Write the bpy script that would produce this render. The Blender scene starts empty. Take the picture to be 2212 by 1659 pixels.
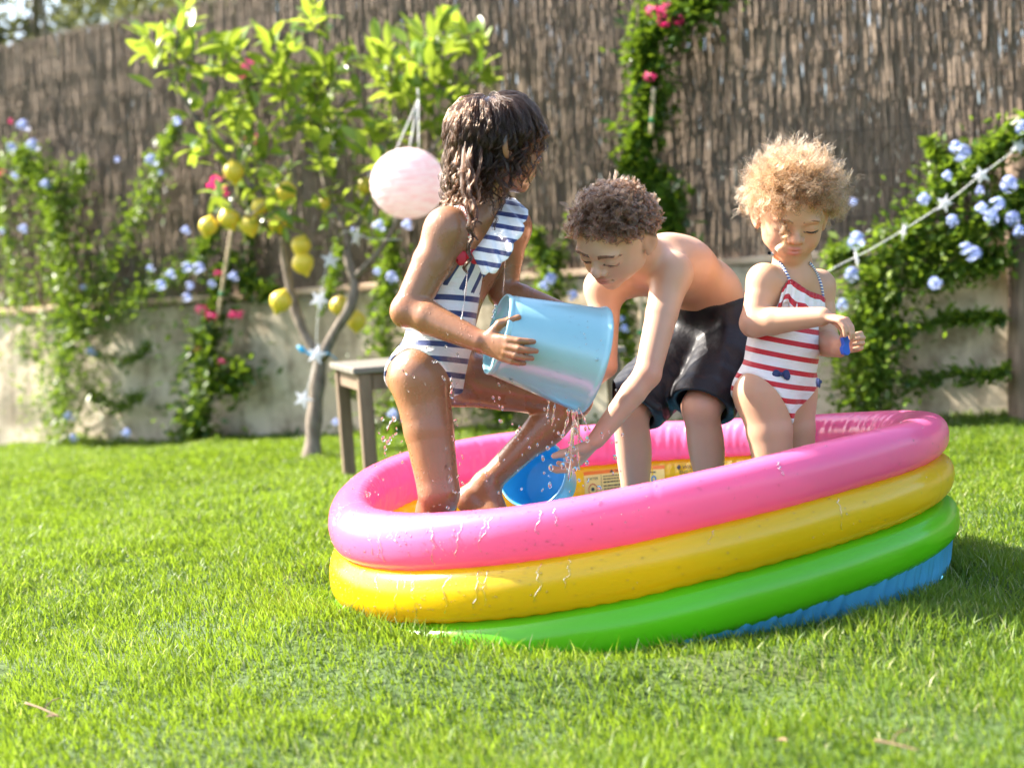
import bpy, bmesh, math, random
import numpy as np
from mathutils import Vector, Matrix
random.seed(7)
RNG = np.random.default_rng(11)
scn = bpy.context.scene
COL = scn.collection

# ------------------------------------------------------------------ camera
CAM_H, PITCH, ROLL, LENS = 0.75, 0.0708, 0.0673, 50.0
PW, PH = 2212.0, 1659.0                 # pixel frame the measurements were taken in
FPX = LENS / 36.0 * PW
_fw = np.array([0, math.cos(PITCH), -math.sin(PITCH)])
_up0 = np.array([0, math.sin(PITCH), math.cos(PITCH)])
_rt0 = np.array([1.0, 0, 0])
_rt = _rt0 * math.cos(ROLL) - _up0 * math.sin(ROLL)
_up = _up0 * math.cos(ROLL) + _rt0 * math.sin(ROLL)
CAM_P = np.array([0, 0, CAM_H])
cam_data = bpy.data.cameras.new('camera')
cam = bpy.data.objects.new('camera', cam_data)
COL.objects.link(cam)
cam.matrix_world = Matrix(((_rt[0], _up[0], -_fw[0], 0), (_rt[1], _up[1], -_fw[1], 0),
                           (_rt[2], _up[2], -_fw[2], CAM_H), (0, 0, 0, 1)))
cam_data.lens = LENS
cam_data.sensor_width = 36
cam_data.clip_start = 0.05
cam_data.clip_end = 2000
cam_data.dof.use_dof = True
cam_data.dof.focus_distance = 3.28
cam_data.dof.aperture_fstop = 2.3
scn.camera = cam

# ------------------------------------------------------------------ sky and sun
SUN = np.array([-0.68, 0.26, 0.68]); SUN /= np.linalg.norm(SUN)
SUN_EL = math.asin(SUN[2])
SUN_ROT = math.atan2(SUN[0], SUN[1])
world = bpy.data.worlds.new('World'); scn.world = world; world.use_nodes = True
_nt = world.node_tree; _nt.nodes.clear()
_sky = _nt.nodes.new('ShaderNodeTexSky'); _sky.sky_type = 'NISHITA'; _sky.sun_disc = False
_sky.sun_elevation = SUN_EL; _sky.sun_rotation = SUN_ROT; _sky.air_density = 1.0; _sky.dust_density = 3.0; _sky.ozone_density = 0.8
_bg = _nt.nodes.new('ShaderNodeBackground'); _bg.inputs['Strength'].default_value = 0.125
_wo = _nt.nodes.new('ShaderNodeOutputWorld')
_nt.links.new(_sky.outputs[0], _bg.inputs['Color']); _nt.links.new(_bg.outputs[0], _wo.inputs['Surface'])
_sl = bpy.data.lights.new('sun', 'SUN'); _sl.energy = 5.0; _sl.angle = math.radians(0.55); _sl.color = (1.0, 0.93, 0.82)
sun = bpy.data.objects.new('sun', _sl); COL.objects.link(sun)
sun.rotation_euler = Vector(SUN).to_track_quat('Z', 'Y').to_euler()
sun.location = (-6, 2, 8)
scn.view_settings.view_transform = 'Standard'; scn.view_settings.look = 'None'
scn.view_settings.exposure = 2.1; scn.view_settings.gamma = 1.0
scn.view_settings.use_curve_mapping = False
scn.render.engine = 'CYCLES'
scn.cycles.use_denoising = True
scn.cycles.max_bounces = 8; scn.cycles.diffuse_bounces = 3; scn.cycles.glossy_bounces = 3
scn.cycles.transmission_bounces = 6; scn.cycles.transparent_max_bounces = 12
scn.cycles.caustics_reflective = False; scn.cycles.caustics_refractive = False
scn.cycles.sample_clamp_indirect = 6.0

# ------------------------------------------------------------------ helpers
def ray(x, y):
    return _fw + _rt * ((x - PW / 2) / FPX) + _up * (-(y - PH / 2) / FPX)
def P(x, y, d):
    """world point seen at measurement pixel x, y at depth d along the view axis"""
    return CAM_P + ray(x, y) * d
def G(x, y, z=0.0):
    r = ray(x, y); return CAM_P + r * ((z - CAM_H) / r[2])
def GT(x, y):
    """point of the lawn surface seen at pixel x, y"""
    z = 0.0
    for _ in range(12):
        p = G(x, y, z); z = .5 * z + .5 * float(gz(np.array([p[0]]), np.array([p[1]]))[0])
    return p
def unit(v):
    v = np.asarray(v, float); return v / (np.linalg.norm(v) + 1e-12)

def tag(o, label=None, cat=None, group=None, kind=None):
    if label: o['label'] = label
    if cat: o['category'] = cat
    if group: o['group'] = group
    if kind: o['kind'] = kind
    return o
def link(o, parent=None):
    COL.objects.link(o)
    if parent is not None: o.parent = parent
    return o
def empty(name, loc=(0, 0, 0)):
    o = bpy.data.objects.new(name, None); o.empty_display_size = 0.1
    o.location = loc; COL.objects.link(o); return o
def mesh_data(name, V, F, smooth=True, attrs=None, edges=None):
    """V (n,3); F = list of (k,m) int arrays of m-gons, attrs = {name: per-vertex float or rgb}"""
    V = np.asarray(V, np.float32)
    if not isinstance(F, list): F = [F]
    F = [np.asarray(f, np.int32) for f in F if len(f)]
    me = bpy.data.meshes.new(name)
    me.vertices.add(len(V)); me.vertices.foreach_set('co', V.ravel())
    loops = np.concatenate([f.ravel() for f in F])
    tot = np.concatenate([np.full(len(f), f.shape[1], np.int32) for f in F])
    st = np.concatenate([[0], np.cumsum(tot)[:-1]]).astype(np.int32)
    me.loops.add(len(loops)); me.loops.foreach_set('vertex_index', loops)
    me.polygons.add(len(tot)); me.polygons.foreach_set('loop_start', st)
    me.polygons.foreach_set('use_smooth', np.full(len(tot), smooth, bool))
    me.update(calc_edges=True); me.validate()
    for k, a in (attrs or {}).items():
        a = np.asarray(a, np.float32)
        if a.ndim == 1:
            at = me.attributes.new(k, 'FLOAT', 'POINT'); at.data.foreach_set('value', a)
        else:
            at = me.attributes.new(k, 'FLOAT_COLOR', 'POINT')
            at.data.foreach_set('color', np.concatenate([a, np.ones((len(a), 1), np.float32)], 1).ravel())
    return me
def origin(parent):
    o = np.zeros(3)
    while parent is not None: o = o + np.array(parent.location); parent = parent.parent
    return o
def mobj(name, V, F, mat, parent=None, smooth=True, attrs=None, world=True):
    me = mesh_data(name, np.asarray(V, float) - (origin(parent) if world else 0), F, smooth, attrs)
    if mat is not None: me.materials.append(mat)
    o = bpy.data.objects.new(name, me); return link(o, parent)

class MB:
    """collects pieces into one mesh"""
    def __init__(s): s.V = []; s.F = {}; s.A = []; s.n = 0
    def add(s, V, F, a=None):
        V = np.asarray(V, float); F = np.asarray(F, int)
        s.F.setdefault(F.shape[1], []).append(F + s.n); s.V.append(V)
        s.A.append(np.full(len(V), 0.5 if a is None else a) if np.ndim(a) == 0 else np.asarray(a)); s.n += len(V)
    def obj(s, name, mat, parent=None, smooth=True, attr='var'):
        return mobj(name, np.concatenate(s.V), [np.concatenate(f) for f in s.F.values()], mat, parent, smooth, {attr: np.concatenate(s.A)})
    def tube(s, pts, rad, n=8, a=None, cap=True, flat=1.0):
        V, F, C = tube(pts, rad, n, flat)
        s.add(V, F, a)
        if cap:
            s.F.setdefault(n, []).append(np.asarray(C, int) + s.n - len(V))
    def box(s, c, size, R=None, a=None, bev=0.0):
        V, F4 = box(c, size, R, bev); s.add(V, F4, a)

def frames(pts):
    pts = np.asarray(pts, float); n = len(pts)
    T = np.gradient(pts, axis=0); T /= np.linalg.norm(T, axis=1)[:, None] + 1e-12
    ref = np.array([0, 0, 1.0]) if abs(T[0][2]) < 0.9 else np.array([1.0, 0, 0])
    N = np.zeros_like(T); N[0] = unit(np.cross(T[0], ref))
    for i in range(1, n):
        v = N[i - 1] - T[i] * (N[i - 1] @ T[i]); N[i] = unit(v)
    return T, N, np.cross(T, N)
def tube(pts, rad, n=8, flat=1.0):
    pts = np.asarray(pts, float); m = len(pts)
    rad = np.broadcast_to(np.asarray(rad, float), (m,))
    T, N, B = frames(pts)
    a = np.linspace(0, 2 * np.pi, n, endpoint=False)
    V = pts[:, None] + rad[:, None, None] * (np.cos(a)[None, :, None] * N[:, None] + flat * np.sin(a)[None, :, None] * B[:, None])
    i = np.arange(m - 1)[:, None] * n; j = np.arange(n)[None]; k = (j + 1) % n
    F = np.stack([i + j, i + k, i + n + k, i + n + j], -1).reshape(-1, 4)
    C = [list(range(n)), list(range((m - 1) * n, m * n))[::-1]]
    return V.reshape(-1, 3), F[:, ::-1], C
def box(c, size, R=None, bev=0.0):
    s = np.asarray(size, float) / 2
    if bev <= 0:
        V = np.array([[x, y, z] for x in (-1, 1) for y in (-1, 1) for z in (-1, 1)]) * s
        F = np.array([[0, 1, 3, 2], [4, 6, 7, 5], [0, 4, 5, 1], [2, 3, 7, 6], [0, 2, 6, 4], [1, 5, 7, 3]])
    else:
        bm = bmesh.new(); bmesh.ops.create_cube(bm, size=1)
        for v in bm.verts: v.co = Vector([v.co[i] * 2 * s[i] for i in range(3)])
        bmesh.ops.bevel(bm, geom=list(bm.edges), offset=bev, segments=1, affect='EDGES')
        bmesh.ops.triangulate(bm, faces=bm.faces)
        V = np.array([v.co[:] for v in bm.verts]); F = np.array([[v.index for v in f.verts] for f in bm.faces]); bm.free()
    if R is not None: V = V @ np.asarray(R).T
    return V + np.asarray(c), F
def spline(pts, n):
    """Catmull-Rom through pts (any dimension), n samples"""
    p = np.asarray(pts, float); p = np.vstack([2 * p[0] - p[1], p, 2 * p[-1] - p[-2]])
    t = np.linspace(0, len(p) - 3 - 1e-9, n); i = t.astype(int); u = (t - i)[:, None]
    a, b, c, d = p[i], p[i + 1], p[i + 2], p[i + 3]
    return 0.5 * (2 * b + (c - a) * u + (2 * a - 5 * b + 4 * c - d) * u**2 + (3 * b - a - 3 * c + d) * u**3)
def rot_to(z, roll=0.0):
    """3x3 whose third column is z"""
    z = unit(z); r = np.array([0, 0, 1.0]) if abs(z[2]) < 0.95 else np.array([0, 1.0, 0])
    x = unit(np.cross(r, z)); y = np.cross(z, x)
    c, s = math.cos(roll), math.sin(roll)
    return np.stack([x * c + y * s, y * c - x * s, z], 1)
def text_mesh(body, size=1.0):
    cu = bpy.data.curves.new('t', 'FONT'); cu.body = body; cu.size = size; cu.resolution_u = 2
    o = bpy.data.objects.new('t', cu); COL.objects.link(o)
    bpy.context.view_layer.update()
    me = bpy.data.meshes.new_from_object(o.evaluated_get(bpy.context.evaluated_depsgraph_get()))
    bm = bmesh.new(); bm.from_mesh(me); bmesh.ops.triangulate(bm, faces=bm.faces)
    V = np.array([v.co[:] for v in bm.verts]); F = np.array([[v.index for v in f.verts] for f in bm.faces]); bm.free()
    bpy.data.objects.remove(o); bpy.data.curves.remove(cu); bpy.data.meshes.remove(me)
    return V, F

# ------------------------------------------------------------------ materials
class NT:
    def __init__(s, name):
        s.m = bpy.data.materials.new(name); s.m.use_nodes = True; s.t = s.m.node_tree; s.t.nodes.clear()
        s.out = s.n('OutputMaterial')
    def n(s, typ, **kw):
        nd = s.t.nodes.new('ShaderNode' + typ)
        for k, v in kw.items():
            if k in nd.inputs: s.set(nd, k, v)
            else: setattr(nd, k, v)
        return nd
    def set(s, nd, k, v):
        if isinstance(v, bpy.types.NodeSocket): s.t.links.new(v, nd.inputs[k])
        elif isinstance(v, tuple) and len(v) == 3 and nd.inputs[k].type == 'RGBA': nd.inputs[k].default_value = (*v, 1)
        else: nd.inputs[k].default_value = v
    def attr(s, name, out='Fac'):
        a = s.n('Attribute', attribute_name=name); return a.outputs[out]
    def coord(s, which='Object'): return s.n('TexCoord').outputs[which]
    def mapped(s, vec, scale=(1, 1, 1), rot=(0, 0, 0)):
        m = s.n('Mapping'); s.t.links.new(vec, m.inputs['Vector']); m.inputs['Scale'].default_value = scale; m.inputs['Rotation'].default_value = rot
        return m.outputs[0]
    def noise(s, vec, scale, detail=3, rough=0.55, out='Fac'):
        nd = s.n('TexNoise'); s.t.links.new(vec, nd.inputs['Vector'])
        nd.inputs['Scale'].default_value = scale; nd.inputs['Detail'].default_value = detail; nd.inputs['Roughness'].default_value = rough
        return nd.outputs[out]
    def ramp(s, fac, stops, interp='LINEAR'):
        r = s.n('ValToRGB'); s.t.links.new(fac, r.inputs[0]); e = r.color_ramp.elements; r.color_ramp.interpolation = interp
        while len(e) < len(stops): e.new(0.5)
        for k, (p, c) in enumerate(stops):
            e[k].position = p; e[k].color = (*c, 1) if not np.isscalar(c) else (c, c, c, 1)
        return r.outputs[0]
    def math(s, op, a, b=0.0, c=None):
        nd = s.n('Math', operation=op)
        for i, v in enumerate((a, b) if c is None else (a, b, c)):
            if isinstance(v, bpy.types.NodeSocket): s.t.links.new(v, nd.inputs[i])
            else: nd.inputs[i].default_value = v
        return nd.outputs[0]
    def mix(s, fac, a, b, blend='MIX'):
        nd = s.n('Mix', data_type='RGBA', blend_type=blend)
        for i, v in ((0, fac), (6, a), (7, b)):
            if isinstance(v, bpy.types.NodeSocket): s.t.links.new(v, nd.inputs[i])
            elif i == 0: nd.inputs[0].default_value = v
            else: nd.inputs[i].default_value = (*v, 1)
        return nd.outputs[2]
    def bump(s, h, strength=0.3, dist=0.01, normal=None):
        b = s.n('Bump'); s.t.links.new(h, b.inputs['Height']); b.inputs['Strength'].default_value = strength; b.inputs['Distance'].default_value = dist
        if normal is not None: s.t.links.new(normal, b.inputs['Normal'])
        return b.outputs[0]
    def pbr(s, color, rough=0.5, **kw):
        p = s.n('BsdfPrincipled'); s.set(p, 'Base Color', color); s.set(p, 'Roughness', rough)
        for k, v in kw.items(): s.set(p, k.replace('_', ' '), v)
        return p.outputs[0]
    def done(s, shader): s.t.links.new(shader, s.out.inputs['Surface']); return s.m
    def mixs(s, fac, a, b):
        m = s.n('MixShader')
        if isinstance(fac, bpy.types.NodeSocket): s.t.links.new(fac, m.inputs[0])
        else: m.inputs[0].default_value = fac
        s.t.links.new(a, m.inputs[1]); s.t.links.new(b, m.inputs[2]); return m.outputs[0]
    def translucent(s, color):
        t = s.n('BsdfTranslucent'); s.set(t, 'Color', color); return t.outputs[0]

def simple_mat(name, color, rough=0.5, var=0.15, scale=8, bump=0.0, bscale=60, **kw):
    k = NT(name); co = k.coord()
    c = k.mix(k.noise(co, scale), tuple(x * (1 - var) for x in color), tuple(min(1, x * (1 + var)) for x in color))
    if bump: kw['Normal'] = k.bump(k.noise(co, bscale), bump, 0.004)
    return k.done(k.pbr(c, rough, **kw))
def leaf_mat(name, stops, rough=0.35, trans=0.4, tcol=None):
    k = NT(name); c = k.ramp(k.attr('var'), stops)
    tc = k.mix(0.65, c, tcol or (0.28, 0.42, 0.02))
    return k.done(k.mixs(trans, k.pbr(c, rough, Specular_IOR_Level=0.5), k.translucent(tc)))
def leafobj_mat(name, stops, rough=0.35, trans=0.4, tcol=None):
    k = NT(name); oi = k.n('ObjectInfo'); c = k.ramp(oi.outputs['Random'], stops)
    tc = k.mix(0.65, c, tcol or (0.28, 0.42, 0.02))
    return k.done(k.mixs(trans, k.pbr(c, rough, Specular_IOR_Level=0.5), k.translucent(tc)))
N_GRASS = 430000
# ================================================================== SETTING
WA, WB = G(0, 968, -0.16), G(2200, 903); WA = WA * [1, 1, 0]
WD = unit((WB - WA) * [1, 1, 0]); WN = np.array([WD[1], -WD[0], 0.0])      # along the wall, and towards the camera
def WP(x, y, off=0.0):
    """point where the pixel's ray meets the plane 'off' metres in front of the wall"""
    r = ray(x, y); q = WA + WN * off
    return CAM_P + r * (((q - CAM_P) @ WN) / (r @ WN))
WALL_TOP = 0.5 * (WP(300, 665)[2] + WP(1898, 520)[2])

def vnoise(x, y, seed=0):
    """smooth value noise on numpy arrays"""
    r = np.random.default_rng(seed); T = r.random((64, 64))
    xi = np.floor(x).astype(int); yi = np.floor(y).astype(int); u = x - xi; v = y - yi
    u = u * u * (3 - 2 * u); v = v * v * (3 - 2 * v)
    g = lambda a, b: T[a % 64, b % 64]
    return (g(xi, yi) * (1 - u) + g(xi + 1, yi) * u) * (1 - v) + (g(xi, yi + 1) * (1 - u) + g(xi + 1, yi + 1) * u) * v
POOL_C = np.array([0.2411, 3.4075])
def gz(x, y):
    z = 0.045 * (vnoise(x * 1.7 + 9, y * 1.7, 3) - 0.5) + 0.030 * (vnoise(x * 5, y * 5, 4) - 0.5)
    d = np.hypot((x - POOL_C[0]) / 0.72, (y - POOL_C[1]) / 0.66)
    slope = -0.0286 * np.maximum(y - 4.2, 0) * np.clip((2.2 - x) / 5.7, 0, 1.3)
    z = z + 0.034 * np.exp(-((d - 1.20) / .16) ** 2)
    return slope + z * np.clip((d - 0.9) * 3, 0, 1) - 0.004 + 0.050 * np.exp(-(((x + 0.42) / .30) ** 2 + ((y - 2.98) / .26) ** 2))

# ---- lawn sheet
k = NT('lawn_soil'); co = k.coord()
c = k.ramp(k.noise(co, 2.2, 5), [(0.3, (0.030, 0.062, 0.007)), (0.58, (0.048, 0.085, 0.010)), (0.8, (0.085, 0.080, 0.03))])
M_SOIL = k.done(k.pbr(c, 0.9, Normal=k.bump(k.noise(co, 40), 0.6, 0.02)))
xs = np.concatenate([np.linspace(-60, -5, 12), np.linspace(-4.6, 4.6, 150), np.linspace(5, 60, 12)])
ys = np.concatenate([np.linspace(-30, -1, 8), np.linspace(0.5, 9.5, 150), np.linspace(10, 90, 14)])
X, Y = np.meshgrid(xs, ys, indexing='ij')
V = np.stack([X, Y, gz(X, Y)], -1).reshape(-1, 3); n2 = len(ys)
i, j = np.meshgrid(np.arange(len(xs) - 1), np.arange(n2 - 1), indexing='ij')
F = np.stack([i * n2 + j, (i + 1) * n2 + j, (i + 1) * n2 + j + 1, i * n2 + j + 1], -1).reshape(-1, 4)
tag(mobj('lawn', V, F, M_SOIL), 'sunlit green garden lawn under the paddling pool', 'lawn', kind='structure')

# ---- grass blades
def grass(nb, rng):
    x = []; y = []
    # rejection sampling of a density that falls off away from the camera's view
    while sum(map(len, x)) < nb:
        m = 400000
        yy = 1.5 + (WA[1] - 1.2) * rng.random(m) ** 1.0; xx = (rng.random(m) * 2 - 1) * 4.2
        half = 0.40 * yy
        dens = np.clip(1.15 - (yy - 2.2) * 0.085, 0.42, 1) * np.where(np.abs(xx) < half, 1, np.exp(-((np.abs(xx) - half) / 0.35)))
        dens *= np.clip((yy - 1.5) * 2, 0, 1)
        w = (np.stack([xx, yy], -1) - WA[:2]) @ WN[:2]
        dens = np.where(w < 0.02, 0, dens)
        d = np.hypot((xx - POOL_C[0]) / 0.70, (yy - POOL_C[1]) / 0.615)
        dens = np.where(d < 0.90, 0, dens)
        thin = vnoise(xx * 2.3, yy * 2.3, 21); dens *= 0.55 + 0.75 * np.clip(thin * 1.6 - 0.1, 0, 1)
        kk = rng.random(m) < dens * 0.9
        x.append(xx[kk]); y.append(yy[kk])
    x = np.concatenate(x)[:nb]; y = np.concatenate(y)[:nb]
    z = gz(x, y)
    far = np.clip((y - 3.0) / 4, 0, 1)
    lush = vnoise(x * 1.3 + 3, y * 1.3 + 7, 5); fine = vnoise(x * 7, y * 7, 6)
    hgt = (0.011 + 0.023 * rng.random(nb) ** 1.4) * (0.55 + 0.8 * lush) * (0.45 + 1.1 * fine)
    tall = rng.random(nb) < 0.018; hgt = np.where(tall, hgt * 1.6 + 0.012, hgt)
    d = np.hypot((x - POOL_C[0]) / 0.72, (y - POOL_C[1]) / 0.64)
    w = (np.stack([x, y], -1) - WA[:2]) @ WN[:2]
    edge = np.exp(-((d - 1.08) / .06) ** 2); hgt = hgt * (1 + .8 * edge) + 0.05 * np.clip(1 - w / 0.25, 0, 1) * rng.random(nb)
    hgt = np.minimum(hgt, .05); wid = (0.0010 + 0.0011 * rng.random(nb)) * (1 + 1.1 * far)
    az = rng.random(nb) * 2 * np.pi
    wind = vnoise(x * 1.1, y * 1.1, 8) * 5
    lean = 0.25 + 0.75 * rng.random(nb) ** 1.3
    dx = np.cos(az) * 0.85 + 0.35 * np.cos(wind); dy = np.sin(az) * 0.85 + 0.35 * np.sin(wind)
    nn = np.hypot(dx, dy) + 1e-6; dx /= nn; dy /= nn
    fa = rng.random(nb) * 2 * np.pi; px = np.cos(fa); py = np.sin(fa)
    V = np.zeros((nb, 5, 3), np.float32)
    for r, (t, ww) in enumerate(((0, 1.0), (0.5, 0.85), (1.0, 0.0))):
        off = lean * hgt * t ** 1.7 * 0.95; zz = z + hgt * t * np.sqrt(np.clip(1 - (0.62 * lean * t) ** 2, 0.05, 1))
        cx = x + dx * off; cy = y + dy * off
        if r < 2:
            for s, e in ((0, -1), (1, 1)):
                V[:, 2 * r + s] = np.stack([cx + e * px * wid * ww, cy + e * py * wid * ww, zz], -1)
        else: V[:, 4] = np.stack([cx, cy, zz], -1)
    b = np.arange(nb)[:, None] * 5
    Q = b + np.array([[0, 1, 3, 2]]); T = b + np.array([[2, 3, 4]])
    dry = vnoise(x * 3.1 + 1, y * 3.1, 9)
    v = np.clip(0.10 + 0.5 * rng.random(nb) + 0.35 * (lush - 0.5) + 0.22 * (fine - .5), 0, 0.72)
    v = np.where(rng.random(nb) < 0.05 + 0.16 * np.clip(dry * 2 - 1, 0, 1), 0.78 + 0.22 * rng.random(nb), v)
    A = np.repeat(v, 5); tt = np.tile(np.array([0, 0, .5, .5, 1.0]), nb)
    return V.reshape(-1, 3), [Q, T], A, tt
k = NT('grass_blade')
c = k.ramp(k.attr('var'), [(0.0, (0.034, 0.075, 0.006)), (0.35, (0.088, 0.170, 0.013)), (0.7, (0.165, 0.250, 0.030)), (0.85, (0.32, 0.34, 0.12)), (1.0, (0.46, 0.44, 0.26))])
M_GRASS = k.done(k.mixs(0.48, k.pbr(c, 0.46, Specular_IOR_Level=0.35), k.translucent(k.mix(0.6, c, (0.31, 0.44, 0.022)))))
GV, GF, GA, _gt = grass(N_GRASS, np.random.default_rng(5))
tag(mobj('grass', GV, GF, M_GRASS, smooth=True, attrs={'var': GA}), 'short bright green grass covering the lawn', 'grass', kind='stuff')

# ---- garden wall
k = NT('stucco'); co = k.coord()
n1 = k.noise(co, 1.4, 5); n2_ = k.noise(co, 6, 6, 0.65); n3 = k.noise(k.mapped(co, (3, 3, 0.8)), 3.0, 4)
c = k.ramp(n1, [(0.3, (0.40, 0.315, 0.22)), (0.5, (0.53, 0.44, 0.325)), (0.66, (0.66, 0.58, 0.45))])
c = k.mix(k.ramp(n2_, [(0.46, 0.0), (0.66, 0.85)]), c, (0.24, 0.185, 0.12))
c = k.mix(k.ramp(n3, [(0.50, 0.0), (0.70, 0.7)]), c, (0.20, 0.15, 0.095))
M_STUCCO = k.done(k.pbr(c, 0.9, Normal=k.bump(n2_, 0.5, 0.02)))
k = NT('wall_cap'); co = k.coord()
M_CAP = k.done(k.pbr(k.ramp(k.noise(co, 5), [(0.35, (0.45, 0.30, 0.20)), (0.65, (0.62, 0.47, 0.34))]), 0.85, Normal=k.bump(k.noise(co, 30), 0.5, 0.01)))
L0, L1 = -4.0, 11.0
def wall_sheet(t0, t1, z0, z1, off, thick, nt, nz, rough, seed):
    t = np.linspace(t0, t1, nt); z = np.linspace(z0, z1, nz); T, Z = np.meshgrid(t, z, indexing='ij')
    D = off + rough * (vnoise(T * 3, Z * 5 + 3, seed) - 0.5) + rough * 0.5 * (vnoise(T * 11, Z * 14, seed + 1) - 0.5)
    Z = Z + (Z >= z1 - 1e-6) * 0.02 * (vnoise(T * 1.5, T * 0, seed + 2) - 0.5)
    Vf = WA[None, None] + WD * T[..., None] + WN * D[..., None]; Vf[..., 2] = Z
    Vb = WA[None, None] + WD * T[..., None] + WN * (off - thick); Vb = np.broadcast_to(Vb, Vf.shape).copy(); Vb[..., 2] = Z
    V = np.concatenate([Vf.reshape(-1, 3), Vb.reshape(-1, 3)]); N = nt * nz
    i, j = np.meshgrid(np.arange(nt - 1), np.arange(nz - 1), indexing='ij'); i = i.ravel(); j = j.ravel()
    q = np.stack([i * nz + j, (i + 1) * nz + j, (i + 1) * nz + j + 1, i * nz + j + 1], -1)
    a = np.arange(nt - 1); top = np.stack([a * nz + nz - 1, (a + 1) * nz + nz - 1, (a + 1) * nz + nz - 1 + N, a * nz + nz - 1 + N], -1)
    return V, np.concatenate([q, q[:, ::-1] + N, top])
wall = empty('garden_wall', tuple(WA))
tag(wall, 'low weathered stucco garden wall below the brushwood fence', 'wall')
V, F = wall_sheet(L0, L1, -0.5, WALL_TOP - 0.02, 0.0, 0.22, 260, 24, 0.03, 31); mobj('wall', V, F, M_STUCCO, wall)
V, F = wall_sheet(L0, L1, WALL_TOP - 0.024, WALL_TOP + 0.012, 0.025, 0.27, 260, 4, 0.022, 35); mobj('cap', V, F, M_CAP, wall)

# ---- brushwood fence: several thousand dry twigs wired into courses
FT = 2.55
k = NT('brushwood'); co = k.coord()
c = k.ramp(k.attr('var'), [(0, (0.080, 0.058, 0.040)), (0.4, (0.20, 0.146, 0.103)), (0.75, (0.305, 0.232, 0.168)), (1, (0.45, 0.36, 0.27))])
M_TWIG = k.done(k.pbr(c, 0.75))
def twigs(rng):
    ncol = 9500; rows = 9
    t = rng.random(ncol * rows) * (L1 - L0) + L0; r = np.repeat(np.arange(rows), ncol)
    zc = WALL_TOP - 0.05 + (r + 0.5) * (FT - WALL_TOP + 0.05) / rows + rng.normal(0, 0.022, len(t))
    ln = 0.13 + 0.08 * rng.random(len(t)); ln = np.where(rng.random(len(t)) < .3, ln * 1.6, ln)
    off = -0.035 + 0.022 * rng.random(len(t)) + 0.008 * (vnoise(t * 21, zc * 0 + r, 41) - .5)
    rad = 0.0018 + 0.0030 * rng.random(len(t)) ** 1.6
    lx = rng.normal(0, 0.05, len(t)); ld = rng.normal(0, 0.012, len(t))
    top = np.minimum(zc + ln, FT + rng.normal(0.01, 0.02, len(t))); bot = np.maximum(zc - ln, WALL_TOP - 0.05)
    V = np.zeros((len(t), 6, 3))
    for q, z in enumerate((bot, top)):
        s = (z - zc); bow = 0.0; rr = rad * (1 if q < 1 else 0.6)
        for e in range(3):
            a = e * 2.0944 + t * 50
            tt = t + s * lx + bow + rr * np.cos(a); dd = off + s * ld - .011 * s / ln + rr * np.sin(a)
            V[:, q * 3 + e] = WA + tt[:, None] * WD + dd[:, None] * WN; V[:, q * 3 + e, 2] = z
    b = np.arange(len(t))[:, None] * 6
    F = np.concatenate([b + np.array([[q * 3 + e, q * 3 + (e + 1) % 3, q * 3 + 3 + (e + 1) % 3, q * 3 + 3 + e]]) for q in range(1) for e in range(3)])
    bun = .6 * vnoise(t * 37, r * 3.3, 44) + .4 * vnoise(t * 9, r * 5.7, 45)
    a = np.clip(0.30 + 0.30 * rng.random(len(t)) * (0.5 + .8 * bun) + 0.12 * (bun - .4), 0, 1)
    return V.reshape(-1, 3), F, np.repeat(a, 6)
fence = empty('brushwood_fence', tuple(WA + [0, 0, WALL_TOP]))
tag(fence, 'tall brown brushwood screen fence standing on the stucco wall', 'fence')
V, F, A = twigs(np.random.default_rng(17)); o = mobj('brushwood', V, F, M_TWIG, fence, attrs={'var': A}); o['kind'] = 'stuff'
M_WIRE = simple_mat('wire', (0.05, 0.035, 0.025), 0.9)
for r in range(1, 10):
    z = WALL_TOP - 0.05 + (r - .02) * (FT - WALL_TOP + 0.05) / 9
    t = np.linspace(L0, L1, 60); pts = WA + t[:, None] * WD + 0.012 * WN; pts[:, 2] = z + 0.01 * np.sin(t * 3 + r)
    m = MB(); m.tube(pts, 0.0018, 5); m.obj('wire', M_WIRE, fence)
# ================================================================== PADDLING POOL
PF = dict(cx=0.2411, cy=3.4075, R=0.6747, a=0.0585, zP=0.2748, zY=0.1703, zG=0.0566, tx=0.104, ty=0.0022, dR=0.0069, ax=0.88, sh=-0.0441, c3=0.0494, s3=-0.0142, z2c=0.0005, z2s=-0.0154, dT=-0.0497)
def pool_pt(th, rad, z):
    p = PF; rr = rad * (1 + p['c3'] * np.cos(3 * th) + p['s3'] * np.sin(3 * th))
    X = rr * np.cos(th); Y = rr * np.sin(th) * p['ax'] + p['sh'] * X; kk = z / .27
    return np.stack(np.broadcast_arrays(p['cx'] + X, p['cy'] + Y, z + (p['tx'] + p['dT'] * (kk - .5)) * X + p['ty'] * Y + kk * (p['z2c'] * np.cos(2 * th) + p['z2s'] * np.sin(2 * th))), -1)
RINGS = [('pink', PF['R'], PF['zP']), ('yellow', PF['R'] + PF['dR'], PF['zY']), ('green', PF['R'] + 2 * PF['dR'], PF['zG'])]
def ring_pt(i, th, ph, off=0.0):
    a = PF['a'] + off; c, s = np.cos(ph), np.sin(ph); sq = lambda v: np.sign(v) * np.abs(v) ** .86
    return pool_pt(th, RINGS[i][1] + .97 * a * sq(c), RINGS[i][2] + a * sq(s))
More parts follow.
